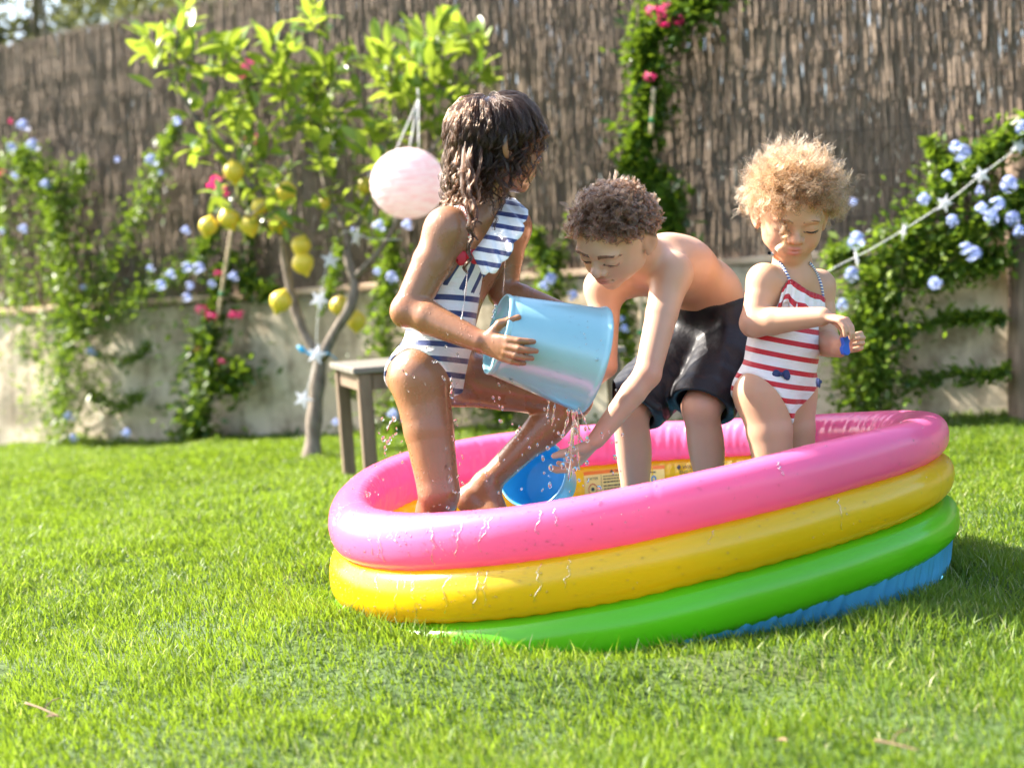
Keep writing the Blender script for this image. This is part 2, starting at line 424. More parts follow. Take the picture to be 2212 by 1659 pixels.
def vinyl(name, col, tcol, rough=0.22):
    k = NT(name); co = k.coord()
    n = k.noise(co, 9, 4)
    c = k.mix(n, tuple(x * 0.94 for x in col), col)
    b = k.bump(k.noise(co, 14, 3), 0.06, 0.01)
    b = k.bump(k.noise(co, 220, 2), 0.03, 0.002, b)
    s = k.pbr(c, rough, Specular_IOR_Level=0.5, Coat_Weight=0.35, Coat_Roughness=0.08, Normal=b)
    return k.done(k.mixs(0.34, s, k.translucent(tcol)))
M_RING = [vinyl('vinyl_pink', (0.90, 0.19, 0.43), (1.0, 0.20, 0.42)), vinyl('vinyl_yellow', (0.88, 0.60, 0.01), (1.0, 0.70, 0.01)), vinyl('vinyl_green', (0.16, 0.62, 0.012), (0.2, 0.8, 0.01))]
M_VBLUE = vinyl('vinyl_blue', (0.12, 0.50, 0.85), (0.15, 0.55, 0.9), 0.3)
pool = empty('paddling_pool', (PF['cx'], PF['cy'], 0))
tag(pool, 'round inflatable paddling pool of pink, yellow and green rings on the lawn', 'paddling pool')
NTH, NPH = 640, 30
th = np.linspace(0, 2 * np.pi, NTH, endpoint=False); ph = np.linspace(0, 2 * np.pi, NPH, endpoint=False)
TH, PHI = np.meshgrid(th, ph, indexing='ij')
i, j = np.meshgrid(np.arange(NTH), np.arange(NPH), indexing='ij')
RF = np.stack([i * NPH + j, ((i + 1) % NTH) * NPH + j, ((i + 1) % NTH) * NPH + (j + 1) % NPH, i * NPH + (j + 1) % NPH], -1).reshape(-1, 4)
for r in range(3):
    inner = np.clip(-np.cos(PHI), 0, 1) ** 1.2
    wr = sum(A * np.sin(TH * fq + p + 2.0 * np.sin(PHI + p)) for A, fq, p in ((.0011, 150, r), (.0009, 97, 2 + r), (.0008, 211, 4), (.0007, 61, 1)))
    env = 0.35 + 0.9 * vnoise(TH * 5, TH * 0 + r, 50 + r)
    off = wr * inner * env
    for s0 in (0.35, 1.62, 2.5, 3.55, 4.75, 5.6):                                 # welded cross seams
        dd = np.angle(np.exp(1j * (TH - s0 - 0.25 * r))); off = off - 0.0016 * np.exp(-(dd / 0.006) ** 2)
    off = off + 0.0025 * (vnoise(TH * 6, PHI * 1.0, 60 + r) - .5)
    off = off + 0.0016 * np.clip(-np.sin(PHI), 0, 1) ** 8 * np.sin(TH * 83 + 3 * np.sin(TH * 7)) * (r < 2)
    V = ring_pt(r, TH, PHI, off).reshape(-1, 3)
    o = mobj('ring', V, RF, M_RING[r], pool); o['label'] = ('pink top ring wet with drops', 'yellow middle ring with printed warnings inside', 'green bottom ring resting in the grass')[r]
# blue floor skirt that shows below the green ring, and the floor itself
rows = []
for q, (rad, z, floor) in enumerate(((RINGS[2][1] + .042, RINGS[2][2] - .036, None), (RINGS[2][1] + .036, RINGS[2][2] - .050, None), (RINGS[2][1] + .030, None, .5), (RINGS[2][1] + .022, None, .2), (RINGS[2][1] + .004, None, 0.0), (0.55, None, 0.0))):
    top = pool_pt(th, RINGS[2][1] + .036, RINGS[2][2] - .050)
    if z is not None: p = pool_pt(th, np.full_like(th, rad), z)
    else:
        p = pool_pt(th, np.full_like(th, rad), 0.0); p[:, 2] = np.minimum(top[:, 2], np.maximum(top[:, 2], .0) * floor + 0.004)
    cr = (0.004 * np.sin(th * 120 + q * .8 + 2 * np.sin(th * 11)) + 0.003 * np.sin(th * 73 + q)) * (0 if q == 0 else 1)
    rr = unit_xy = (p[:, :2] - POOL_C); rr = rr / np.linalg.norm(rr, axis=1)[:, None]
    p[:, :2] += rr * cr[:, None]; p[:, 2] += cr * 0.3
    rows.append(p)
V = np.concatenate(rows); nr = len(rows)
i, j = np.meshgrid(np.arange(nr - 1), np.arange(NTH), indexing='ij')
F = np.stack([i * NTH + j, i * NTH + (j + 1) % NTH, (i + 1) * NTH + (j + 1) % NTH, (i + 1) * NTH + j], -1).reshape(-1, 4)
o = mobj('floor_skirt', V, F, M_VBLUE, pool); o['label'] = 'crinkled blue floor edge showing below the green ring'
def disc(name, rad, z, mat, parent, nr=14, wob=0.0, tilt=True):
    t = np.linspace(0, 2 * np.pi, 96, endpoint=False); V = [[PF['cx'], PF['cy'], z]]
    for q in range(1, nr + 1):
        p = pool_pt(t, np.full_like(t, rad * q / nr), 0.0); p[:, 2] = z + (p[:, 2] if tilt else 0) + wob * (vnoise(p[:, 0] * 9, p[:, 1] * 9, 71) - .5); V.extend(p)
    V = np.array(V); f3 = np.array([[0, 1 + q, 1 + (q + 1) % 96] for q in range(96)])
    i, j = np.meshgrid(np.arange(nr - 1), np.arange(96), indexing='ij')
    f4 = np.stack([1 + i * 96 + j, 1 + (i + 1) * 96 + j, 1 + (i + 1) * 96 + (j + 1) % 96, 1 + i * 96 + (j + 1) % 96], -1).reshape(-1, 4)
    return mobj(name, V, [f3, f4], mat, parent)
disc('floor', 0.645, 0.03, M_VBLUE, pool, wob=.012, tilt=False)
k = NT('pool_water'); co = k.coord()
nb = k.bump(k.noise(co, 22, 3), 0.5, 0.02)
fr = k.n('Fresnel', IOR=1.33); k.t.links.new(nb, fr.inputs['Normal'])
gl = k.n('BsdfGlossy', Roughness=0.03, Color=(1, 1, 1)); k.t.links.new(nb, gl.inputs['Normal'])
tr = k.n('BsdfTransparent', Color=(0.80, 0.94, 0.97))
M_POOLWATER = k.done(k.mixs(fr.outputs[0], tr.outputs[0], gl.outputs[0]))
w = disc('pool_water', 0.625, 0.085, M_POOLWATER, None, wob=0.006, tilt=False)
tag(w, 'shallow clear water lying in the paddling pool', 'water', kind='structure')

# ---- printing on the inner side of the yellow ring, seen between the children
def print_on_ring(V2, F, th0, ph0, name, mat, off=0.0006):
    """V2: flat print in metres (x to the right as read from inside, y up)"""
    r = RINGS[1][1] - PF['a']
    t = th0 - V2[:, 0] / r; p = ph0 - V2[:, 1] / PF['a']
    V = ring_pt(1, t, p, off); return mobj(name, V, F, mat, pool, smooth=False)
def flat_mat(name, c): return simple_mat(name, c, 0.35, 0.05)
M_PBLACK = flat_mat('print_black', (0.03, 0.025, 0.02)); M_PORANGE = flat_mat('print_orange', (0.85, 0.20, 0.01)); M_PCREAM = flat_mat('print_cream', (0.88, 0.66, 0.22)); M_PRED = flat_mat('print_red', (0.6, 0.05, 0.02))
M_PBLUE = flat_mat('print_blue', (0.02, 0.22, 0.5))
def rect(x0, x1, y0, y1, n=16, m=4):
    X, Y = np.meshgrid(np.linspace(x0, x1, n), np.linspace(y0, y1, m), indexing='ij')
    i, j = np.meshgrid(np.arange(n - 1), np.arange(m - 1), indexing='ij')
    return np.stack([X, Y], -1).reshape(-1, 2), np.stack([i * m + j, (i + 1) * m + j, (i + 1) * m + j + 1, i * m + j + 1], -1).reshape(-1, 4)
def th_of(x):
    """angle on the far inner wall that lies behind measurement column x"""
    tt = np.linspace(0.2, 3.0, 400); q = ring_pt(1, tt, np.full_like(tt, np.pi)) - CAM_P
    u = PW / 2 + FPX * (q @ _rt) / (q @ _fw); return float(tt[np.argmin(np.abs(u - x))])
def words_on(body, size, th0, x, y, mat=None, name='print', ph0=np.pi - 0.75):
    V, F = text_mesh(body, size); V = V[:, :2] + [x, y]; print_on_ring(V, F, th0, ph0, name, mat or M_PBLACK, 0.0034)
PHP = np.pi - .42
def print_rects(rs, th0, ph0, name, mat, off):
    V, F, n = [], [], 0
    for x0, x1, y0, y1 in rs:
        m = max(2, int((x1 - x0) / .01) + 1); v, f = rect(x0, x1, y0, y1, m, max(2, int((y1 - y0) / .008) + 1)); V.append(v); F.append(f + n); n += len(v)
    return print_on_ring(np.concatenate(V), np.concatenate(F), th0, ph0, name, mat, off)
rt = np.random.default_rng(8)
def small_print(x0, x1, y0, rows, dy, h):
    """rows of word-sized bars for print that is too small to read"""
    out = []
    for q in range(rows):
        x = x0; e = x1 - (0 if q < rows - 1 else (x1 - x0) * .4)
        while x < e - .002:
            w = min(.004 + .007 * rt.random(), e - x); out.append((x, x + w, y0 - q * dy - h, y0 - q * dy)); x += w + .0016
    return out
tP = th_of(1262)
print_rects([(0, .226, -.074, 0)], tP, PHP, 'warning_panel', M_PCREAM, .0028); print_rects([(0, .226, .0006, .0115)], tP, PHP, 'warning_band', M_PORANGE, .0028)
words_on('\u25b2 WARNING', .0125, tP, .070, .0016, ph0=PHP); words_on('WATER', .0095, tP, .006, -.0135, ph0=PHP)
print_rects(small_print(.005, .040, -.052, 3, .0065, .0028) + small_print(.052, .122, -.006, 9, .0070, .0030) + small_print(.136, .164, -.006, 9, .0070, .0030) + small_print(.176, .220, -.006, 1, .007, .0036) + small_print(.176, .220, -.048, 3, .0065, .0028), tP, PHP, 'small_print', M_PBLACK, .0034)['kind'] = 'stuff'
for x in (.046, .129, .169): print_rects([(x, x + .0010, -.072, -.002)], tP, PHP, 'panel_line', M_PBLACK, .0034)
def ringmark(cx, cy, r, w, mat):
    t = np.linspace(0, 2 * np.pi, 28, endpoint=False); V = np.concatenate([np.stack([cx + q * np.cos(t), cy + q * np.sin(t)], -1) for q in (r, r - w)])
    F = np.array([[a, (a + 1) % 28, 28 + (a + 1) % 28, 28 + a] for a in range(28)]); print_on_ring(V, F, tP, PHP, 'panel_sign', mat, .0034)
ringmark(.022, -.034, .0125, .0020, M_PRED); ringmark(.022, -.033, .0045, .0044, M_PBLACK); ringmark(.194, -.024, .0075, .0040, M_PBLUE); ringmark(.199, -.034, .0065, .0040, M_PBLUE)
tW = th_of(1468)
words_on('\u2666WARNING!', .0165, tW, -.013, -.004, ph0=PHP); words_on('ENSURE ACTIVE', .0135, tW, 0, -.018, ph0=PHP); words_on('UNSUPERVISED', .0135, tW, 0, -.0315, ph0=PHP); words_on('THEM WITHIN A', .0135, tW, 0, -.045, ph0=PHP)
words_on('PORTABLE SWIMM', .0135, th_of(1582), 0, -.006, ph0=PHP)
print_rects(small_print(0, .16, -.012, 3, .010, .005), th_of(835), PHP, 'small_print', M_PBLACK, .0034)['kind'] = 'stuff'
# ================================================================== BODY MODELLING TOOLKIT (signed distances on a grid)
class Grid:
    def __init__(s, lo, hi, vox):
        s.lo = np.asarray(lo, float); s.v = vox; s.n = np.ceil((np.asarray(hi) - s.lo) / vox).astype(int) + 1
        s.d = np.full(tuple(s.n), 1.0, np.float32)
        s.ax = [(s.lo[a] + np.arange(s.n[a]) * vox).astype(np.float32) for a in range(3)]
    def copy(s):
        g = object.__new__(Grid); g.lo = s.lo; g.v = s.v; g.n = s.n; g.ax = s.ax; g.d = s.d.copy(); return g
    def win(s, lo, hi, m):
        i0 = np.clip(np.floor((np.asarray(lo) - m - s.lo) / s.v).astype(int), 0, s.n); i1 = np.clip(np.ceil((np.asarray(hi) + m - s.lo) / s.v).astype(int) + 1, 0, s.n)
        sl = tuple(slice(a, b) for a, b in zip(i0, i1))
        return sl, s.ax[0][sl[0]][:, None, None], s.ax[1][sl[1]][None, :, None], s.ax[2][sl[2]][None, None, :]
    def _put(s, sl, d, k, op):
        c = s.d[sl]
        if op == 'sub': d = -d
        if op == 'add':
            h = np.maximum(k - np.abs(c - d), 0) / k if k > 0 else 0; s.d[sl] = np.minimum(c, d) - h * h * k * 0.25
        else:
            h = np.maximum(k - np.abs(c - d), 0) / k if k > 0 else 0; s.d[sl] = np.maximum(c, d) + h * h * k * 0.25
    def cap(s, a, b, ra, rb=None, k=0.02, w=None, sc=1.0, op='add'):
        """tapered capsule; w, sc: flatten the section along w by sc"""
        rb = ra if rb is None else rb; a = np.asarray(a, float); b = np.asarray(b, float); R = max(ra, rb) * max(1, sc)
        sl, X, Y, Z = s.win(np.minimum(a, b) - R, np.maximum(a, b) + R, k + 4 * s.v)
        ba = b - a; L2 = ba @ ba + 1e-12
        qx, qy, qz = X - a[0], Y - a[1], Z - a[2]
        h = np.clip((qx * ba[0] + qy * ba[1] + qz * ba[2]) / L2, 0, 1)
        qx = qx - h * ba[0]; qy = qy - h * ba[1]; qz = qz - h * ba[2]
        l2 = qx * qx + qy * qy + qz * qz
        if w is not None:
            w = unit(w); c = qx * w[0] + qy * w[1] + qz * w[2]; l2 = l2 + c * c * (1 / sc**2 - 1)
        d = (np.sqrt(np.maximum(l2, 0)) - (ra + (rb - ra) * h))
        if w is not None: d = d * min(1, 0.5 + 0.5 * sc)
        s._put(sl, d.astype(np.float32), k, op)
    def ell(s, c, r, R=None, k=0.02, op='add'):
        """ellipsoid; R columns are its axes"""
        c = np.asarray(c, float); r = np.asarray(r, float); R = np.eye(3) if R is None else np.asarray(R)
        e = np.sqrt(((R * r) ** 2).sum(1))
        sl, X, Y, Z = s.win(c - e, c + e, k + 4 * s.v)
        q = [(X - c[0]) * R[0, a] + (Y - c[1]) * R[1, a] + (Z - c[2]) * R[2, a] for a in range(3)]
        k0 = np.sqrt(sum((q[a] / r[a]) ** 2 for a in range(3))); k1 = np.sqrt(sum((q[a] / r[a] ** 2) ** 2 for a in range(3)))
        d = k0 * (k0 - 1) / np.maximum(k1, 1e-6)
        s._put(sl, d.astype(np.float32), k, op)
    def chain(s, pts, rads, k=0.01, op='add'):
        for i in range(len(pts) - 1): s.cap(pts[i], pts[i + 1], rads[i], rads[i + 1], k, op=op)
    def full(s): return s.ax[0][:, None, None], s.ax[1][None, :, None], s.ax[2][None, None, :]
    def mesh(s, d=None, iso=0.0):
        """surface nets"""
        d = s.d if d is None else d
        ins = d < iso
        # crop to the occupied box
        idx = [np.where(ins.any(axis=tuple(b for b in range(3) if b != a)))[0] for a in range(3)]
        lo = [max(0, i[0] - 2) for i in idx]; hi = [min(d.shape[a], idx[a][-1] + 3) for a in range(3)]
        d = d[lo[0]:hi[0], lo[1]:hi[1], lo[2]:hi[2]] - iso; ins = d < 0
        n = np.array(d.shape); cnt = np.zeros(n - 1, np.int8)
        for a in (0, 1):
            for b in (0, 1):
                for c in (0, 1): cnt += ins[a:n[0] - 1 + a, b:n[1] - 1 + b, c:n[2] - 1 + c]
        act = np.argwhere((cnt > 0) & (cnt < 8)); m = len(act)
        vid = np.full(n - 1, -1, np.int32); vid[act[:, 0], act[:, 1], act[:, 2]] = np.arange(m)
        acc = np.zeros((m, 3)); w = np.zeros(m)
        cor = [np.array([a, b, c]) for a in (0, 1) for b in (0, 1) for c in (0, 1)]
        val = {tuple(c): d[act[:, 0] + c[0], act[:, 1] + c[1], act[:, 2] + c[2]].astype(float) for c in cor}
        for c in cor:
            for a in range(3):
                if c[a] == 0:
                    e = c.copy(); e[a] = 1; v0, v1 = val[tuple(c)], val[tuple(e)]
                    x = (v0 < 0) != (v1 < 0); t = np.where(x, v0 / np.where(x, v0 - v1, 1), 0)
                    p = np.broadcast_to(c.astype(float), (m, 3)).copy(); p[:, a] = t
                    acc[x] += p[x]; w[x] += 1
        V = s.lo + (np.array(lo) + act + acc / w[:, None]) * s.v
        Fs = []
        for a in range(3):
            b, c = (a + 1) % 3, (a + 2) % 3
            s0 = [slice(None)] * 3; s1 = [slice(None)] * 3; s0[a] = slice(0, n[a] - 1); s1[a] = slice(1, n[a])
            for ax in (b, c): s0[ax] = slice(1, n[ax] - 1); s1[ax] = slice(1, n[ax] - 1)
            A, B = ins[tuple(s0)], ins[tuple(s1)]
            for flip, sel in ((False, A & ~B), (True, ~A & B)):
                e = np.argwhere(sel)
                if not len(e): continue
                e[:, b] += 1; e[:, c] += 1
                q = []
                for db, dc in ((-1, -1), (0, -1), (0, 0), (-1, 0)):
                    f = e.copy(); f[:, b] += db; f[:, c] += dc; q.append(vid[f[:, 0], f[:, 1], f[:, 2]])
                q = np.stack(q, -1); Fs.append(q[:, ::-1] if flip else q)
        return V, np.concatenate(Fs)
def relax(V, F, n=2, f=0.5, keep=None):
    e = np.concatenate([F[:, [0, 1]], F[:, [1, 2]], F[:, [2, 3]], F[:, [3, 0]]])
    deg = np.bincount(e.ravel(), minlength=len(V)).astype(float)[:, None]
    for _ in range(n):
        S = np.stack([np.bincount(e[:, 0], V[e[:, 1], a], len(V)) + np.bincount(e[:, 1], V[e[:, 0], a], len(V)) for a in range(3)], -1)
        V = V + f * (S / deg - V)
    return V
def axes(F, U):
    F = unit(F); U = unit(np.asarray(U, float) - F * (np.asarray(U, float) @ F)); return F, np.cross(U, F), U

class Head:
    """local frame: F forward, L left, U up; origin below the chin, s = head height"""
    def __init__(h, F, U, s): h.F, h.L, h.U = axes(F, U); h.s = s; h.R = np.stack([h.F, h.L, h.U], 1); h.O = np.zeros(3)
    def at(h, f, l, u): return h.O + h.s * (f * h.F + l * h.L + u * h.U)
    def pin(h, local, world): h.O = np.asarray(world) - h.s * (h.R @ np.asarray(local, float))
    def loc(h, V): return ((V - h.O) @ h.R) / h.s
    def build(h, g, round_=1.0, nose=1.0, closed=True, mouth_open=0.0, mw=1.0):
        s = h.s; E = lambda f, l, u, r, k=0.05, op='add', R=None: g.ell(h.at(f, l, u), np.array(r) * s, h.R if R is None else R, k * s, op)
        E(-.03, 0, .60, (.455, .375, .395))                      # cranium
        E(.10, 0, .53, (.31, .325, .36), .12)                    # forehead and face mass
        E(.15, 0, .34, (.25, .285 * round_, .27), .10)           # mid face
        E(.16, 0, .20, (.215, .215 * round_, .19), .10)          # jaw
        E(.305, 0, .085, (.085, .10, .085), .08)                 # chin
        for q in (-1, 1):
            E(.215, q * .175 * round_, .30, (.15, .125, .15), .10)   # cheek
            E(.02, q * .255, .27, (.12, .06, .14), .12)          # jaw angle
            E(.365, q * .15, .585, (.07, .12, .035), .07)        # brow
        for q in (-1, 1): E(.475, q * .165, .490, (.085, .095, .062), .06, 'sub')     # eye sockets
        for q in (-1, 1): E(.325, q * .165, .487, (.095, .100, .075), .025)           # lids over the eyeballs
        # nose
        g.cap(h.at(.375, 0, .51), h.at(.475, 0, .385), .030 * s, .048 * s * nose, .045 * s)
        E(.482, 0, .372, (.058 * nose, .060 * nose, .050), .03)
        for q in (-1, 1):
            E(.435, q * .072 * nose, .350, (.050, .038, .038), .02)
            E(.470, q * .032 * nose, .322, (.018, .020, .016), .012, 'sub')
        # mouth
        E(.375, 0, .225, (.065, .13, .085), .07)
        E(.425, 0, .247, (.040, .100 * mw, .024), .025); E(.418, 0, .196, (.044, .080 * mw, .030), .025)
        E(.462, 0, .221, (.040, .105 * mw, .0065 + mouth_open), .008, 'sub')
        if mw > .9:
            for q in (-1, 1): E(.405, q * .115, .222, (.03, .018, .014), .02, 'sub')
        # ears
        for q in (-1, 1):
            c, sn = math.cos(.45), math.sin(.45); eR = np.stack([h.F * c - h.L * q * sn * -1, h.L * c * 1.0 - q * h.F * sn, h.U], 1)
            F_ = unit(h.F * .90 - q * h.L * .45); L_ = np.cross(h.U, F_); eR = np.stack([F_, L_, h.U], 1)
            E(-.065, q * .408, .455, (.105, .034, .160), .02, R=eR)
            E(-.040, q * .440, .465, (.060, .024, .100), .014, 'sub', R=eR)
            E(-.020, q * .392, .325, (.045, .028, .045), .02, R=eR)
    def face_attr(h, V):
        q = h.loc(V)
        hx = np.array([-.60, -.42, -.2, -.03, .10, .22, .33, .45]); hy = np.array([.30, .30, .36, .55, .62, .74, .84, .92])
        h.scalp_mask = np.clip((q[:, 2] - np.interp(q[:, 0], hx, hy)) / .04, 0, 1) * (np.abs(q).max(1) < 1.3)
        near = np.exp(-(((q[:, 0] - .42) / .12) ** 2))
        up = np.exp(-((q[:, 1] / .085) ** 4 + ((q[:, 2] - .248 + 0.25 * q[:, 1] ** 2) / .026) ** 4))
        lw = np.exp(-((q[:, 1] / .075) ** 4 + ((q[:, 2] - .194) / .028) ** 4))
        lip = np.clip(up + lw, 0, 1) * near
        cheek = sum(np.exp(-(((q[:, 0] - .30) / .16) ** 2 + ((q[:, 1] - e * .19) / .11) ** 2 + ((q[:, 2] - .33) / .10) ** 2)) for e in (-1, 1))
        ear = np.exp(-(((np.abs(q[:, 1]) - .42) / .06) ** 2 + ((q[:, 0] + .05) / .12) ** 2 + ((q[:, 2] - .45) / .18) ** 2))
        nose = np.exp(-(((q[:, 0] - .5) / .07) ** 2 + (q[:, 1] / .07) ** 2 + ((q[:, 2] - .36) / .05) ** 2))
        return lip, np.clip(0.8 * cheek + 0.6 * ear + 0.6 * nose, 0, 1)

def hand(g, wrist, d, n, right, L, curl, spread=0.0, thumb=None, k=None, wr=None):
    """d: wrist to knuckles, n: the way the palm faces; curl: per finger (base, middle, tip) angles towards n"""
    d = unit(d); n = unit(np.asarray(n, float) - d * (np.asarray(n, float) @ d)); t = np.cross(d, n) * (1 if right else -1)
    wrist = np.asarray(wrist, float); k = k or .055 * L
    tips = []
    for i in range(4):
        kn = wrist + d * L * (.52, .54, .52, .48)[i] + t * L * (.150, .052, -.048, -.145)[i] - n * L * (.0, .012, .008, -.01)[i]
        g.cap(wrist + t * L * (.07, .03, -.02, -.06)[i] + d * .04 * L, kn, (wr or .10 * L), .066 * L, k, w=n, sc=.85)
        p = kn; a = 0; ln = (.44, .49, .455, .36)[i] * L; pts = [p]
        dd = unit(d + t * spread * (1.0, .3, -.35, -1.0)[i])
        for q in range(3):
            a += curl[i][q]; p = p + (dd * math.cos(a) + n * math.sin(a)) * ln * (.44, .31, .25)[q]; pts.append(p)
        g.chain(pts, [.063 * L, .057 * L, .052 * L, .043 * L], .010 * L); tips.append(p)
    tb = wrist + d * L * .16 + t * L * .12 + n * .03 * L
    th = thumb or ((.62, .72, .25), (.85, .30, .35))
    p1 = tb + unit(t * th[0][0] + d * th[0][1] + n * th[0][2]) * .24 * L
    p2 = p1 + unit(t * th[1][0] + d * th[1][1] + n * th[1][2]) * .17 * L
    p3 = p2 + unit(t * th[-1][0] + d * th[-1][1] + n * th[-1][2]) * .14 * L
    g.chain([tb, p1, p2, p3], [.10 * L, .072 * L, .062 * L, .050 * L], .04 * L)
    return tips
def leg(g, hip, knee, ank, heel, toe, r, back, k=0.03):
    """r = (hip, mid thigh, knee, calf, ankle)"""
    hip, knee, ank = map(np.asarray, (hip, knee, ank)); back = np.asarray(back, float)
    m = hip + .45 * (knee - hip)
    g.cap(hip, m, r[0], r[1], k * 1.2); g.cap(m, knee, r[1], r[2], .006)
    g.cap(knee, ank, r[2] * .97, r[4], .010)
    ax = unit(ank - knee); bk = unit(back - ax * (back @ ax))
    g.ell(knee + .30 * (ank - knee) + bk * r[3] * .30, (r[3] * .92, r[3] * 1.0, np.linalg.norm(ank - knee) * .27), rot_to(ax), .016)
    g.ell(knee - bk * r[2] * .42 + ax * .004, (r[2] * .58, r[2] * .50, r[2] * .72), rot_to(ax), .012)   # kneecap
    heel, toe = map(np.asarray, (heel, toe))
    g.cap(ank, heel, r[4], r[4] * 1.02, k * .6); g.cap(heel, toe, r[4] * .92, r[4] * .72, k * .6); g.cap(ank, toe, r[4] * .9, r[4] * .6, k * .6)
def arm(g, sh, el, wr, r, k=0.02):
    """r = (shoulder, upper, elbow, forearm, wrist)"""
    sh, el, wr = map(np.asarray, (sh, el, wr)); m = sh + .4 * (el - sh); f = el + .28 * (wr - el)
    g.cap(sh, m, r[0], r[1], k * 1.2); g.cap(m, el, r[1], r[2], .005); g.cap(el, f, r[2], r[3], .010); g.cap(f, wr, r[3], r[4], .005)

def skin_mat(name, col, blush, lipc, rough=0.42, wet=0.0, scalp=(.03, .02, .012)):
    k = NT(name); co = k.coord()
    n1 = k.noise(co, 14, 4); n2 = k.noise(co, 90, 3)
    c = k.mix(n1, tuple(x * .90 for x in col), tuple(min(1, x * 1.08) for x in col))
    c = k.mix(k.math('MULTIPLY', k.attr('blush'), .55), c, blush)
    c = k.mix(k.math('MULTIPLY', k.attr('lip'), .95), c, lipc)
    c = k.mix(k.math('MULTIPLY', k.attr('scalp'), .9), c, scalp)
    b = k.bump(k.noise(co, 350, 2), 0.10, 0.0012)
    if wet:
        v = k.n('TexVoronoi'); k.t.links.new(k.mapped(co, (1, 1, .55)), v.inputs['Vector']); v.inputs['Scale'].default_value = 150
        drop = k.ramp(v.outputs['Distance'], [(0.16, 1.0), (0.30, 0.0)])
        msk = k.ramp(k.noise(co, 30, 2), [(0.48, 0.0), (0.56, 1.0)])
        b = k.bump(k.math('MULTIPLY', drop, msk), 0.35 * wet, 0.003, b)
        b = k.bump(k.noise(k.mapped(co, (1, 1, .25)), 60, 2), 0.25 * wet, 0.004, b)
        rough = k.ramp(k.noise(co, 22, 3), [(0.35, rough * .5), (0.65, rough)])
    p = k.pbr(c, rough, Normal=b, Specular_IOR_Level=0.5, Subsurface_Weight=0.12, Subsurface_Radius=(1.0, 0.35, 0.18), Subsurface_Scale=0.008, Coat_Weight=.22 * wet, Coat_Roughness=.2)
    return k.done(p)
def hair_mat(name, col, rough=0.35, var=0.3, ior=1.45):
    k = NT(name); h = k.n('BsdfHairPrincipled', parametrization='COLOR', model='CHIANG')
    ci = k.n('HairInfo'); c = k.mix(ci.outputs['Random'], tuple(x * (1 - var) for x in col), tuple(min(1, x * (1 + var)) for x in col))
    k.set(h, 'Color', c); k.set(h, 'Roughness', rough); k.set(h, 'Radial Roughness', 0.5); k.set(h, 'IOR', ior)
    return k.done(h.outputs[0])
def hair_obj(name, strands, radii, mat, parent):
    """strands: list of (m,3); radii: list of (m,)"""
    hc = bpy.data.hair_curves.new(name); hc.add_curves([len(s_) for s_ in strands])
    p = np.concatenate(strands) - origin(parent)
    hc.attributes['position'].data.foreach_set('vector', p.astype(np.float32).ravel())
    if 'radius' not in hc.attributes: hc.attributes.new('radius', 'FLOAT', 'POINT')
    hc.attributes['radius'].data.foreach_set('value', np.concatenate(radii).astype(np.float32))
    hc.materials.append(mat); o = bpy.data.objects.new(name, hc); return link(o, parent)
# ================================================================== PEOPLE
VOX = 0.0027
def torso(g, J, r, belly=0.0, k=0.05):
    """r: dict of half widths; sections flattened front to back"""
    sp = unit(J['neck'] - J['pelvis']); lat = unit(J['shL'] - J['shR']); latp = unit(J['hipL'] - J['hipR'])
    fc = unit(np.cross(lat, unit(J['neck'] - J['chest']))); fp = unit(np.cross(latp, unit(J['waist'] - J['pelvis']))); fm = unit(fc + fp)
    g.cap(J['pelvis'] - sp * .01, J['waist'], r['pel'], r['waist'], k, w=fp, sc=.80)
    g.cap(J['waist'], J['chest'], r['waist'], r['chest'], k, w=fm, sc=.74)
    g.cap(J['chest'], J['neck'] - sp * .02, r['chest'] * .94, r['chest'] * .45, k * .8, w=fc, sc=.68)
    for q, h, s_ in ((1, J['hipL'], J['shL']), (-1, J['hipR'], J['shR'])):
        g.cap(J['pelvis'], h, r['pel'] * .72, r['pel'] * .72, k * .8)
        g.ell(.45 * J['pelvis'] + .55 * h - fp * r['pel'] * .48 - sp * r['pel'] * .25, np.array([.62, .66, .72]) * r['pel'], rot_to(sp), k * .6)   # buttock
        g.cap(J['neck'] - sp * .018, s_ + sp * .004, r['neck'] * .8, r['sh'], k * .7)
        g.cap(.6 * J['chest'] + .4 * s_, s_, r['chest'] * .45, r['sh'], k * .7)
    if belly: g.ell(J['waist'] * .62 + J['pelvis'] * .38 + fm * r['waist'] * belly, (r['waist'] * .8, r['waist'] * .8, r['waist'] * .95), rot_to(sp), k)
    return sp, fc, fp, lat
def window(g, lo, hi):
    i0 = np.clip(np.floor((np.asarray(lo) - g.lo) / g.v).astype(int), 0, g.n); i1 = np.clip(np.ceil((np.asarray(hi) - g.lo) / g.v).astype(int), 0, g.n)
    w = object.__new__(Grid); w.v = g.v; w.lo = g.lo + i0 * g.v; w.n = i1 - i0
    w.ax = [g.ax[a][i0[a]:i1[a]] for a in range(3)]; w.d = g.d[i0[0]:i1[0], i0[1]:i1[1], i0[2]:i1[2]].copy(); return w
def smax(a, b, k=0.006):
    h = np.maximum(k - np.abs(a - b), 0) / k; return np.maximum(a, b) + h * h * k * .25
def surf(g, p, d, lim=0.4):
    """march from p along d to the surface of grid g"""
    p = np.asarray(p, float); d = unit(d)
    for q in np.arange(0, lim, g.v * .4):
        x = p + d * q; i = np.round((x - g.lo) / g.v).astype(int)
        if (i >= 0).all() and (i < g.n).all() and g.d[tuple(i)] < 0: return x
    return p
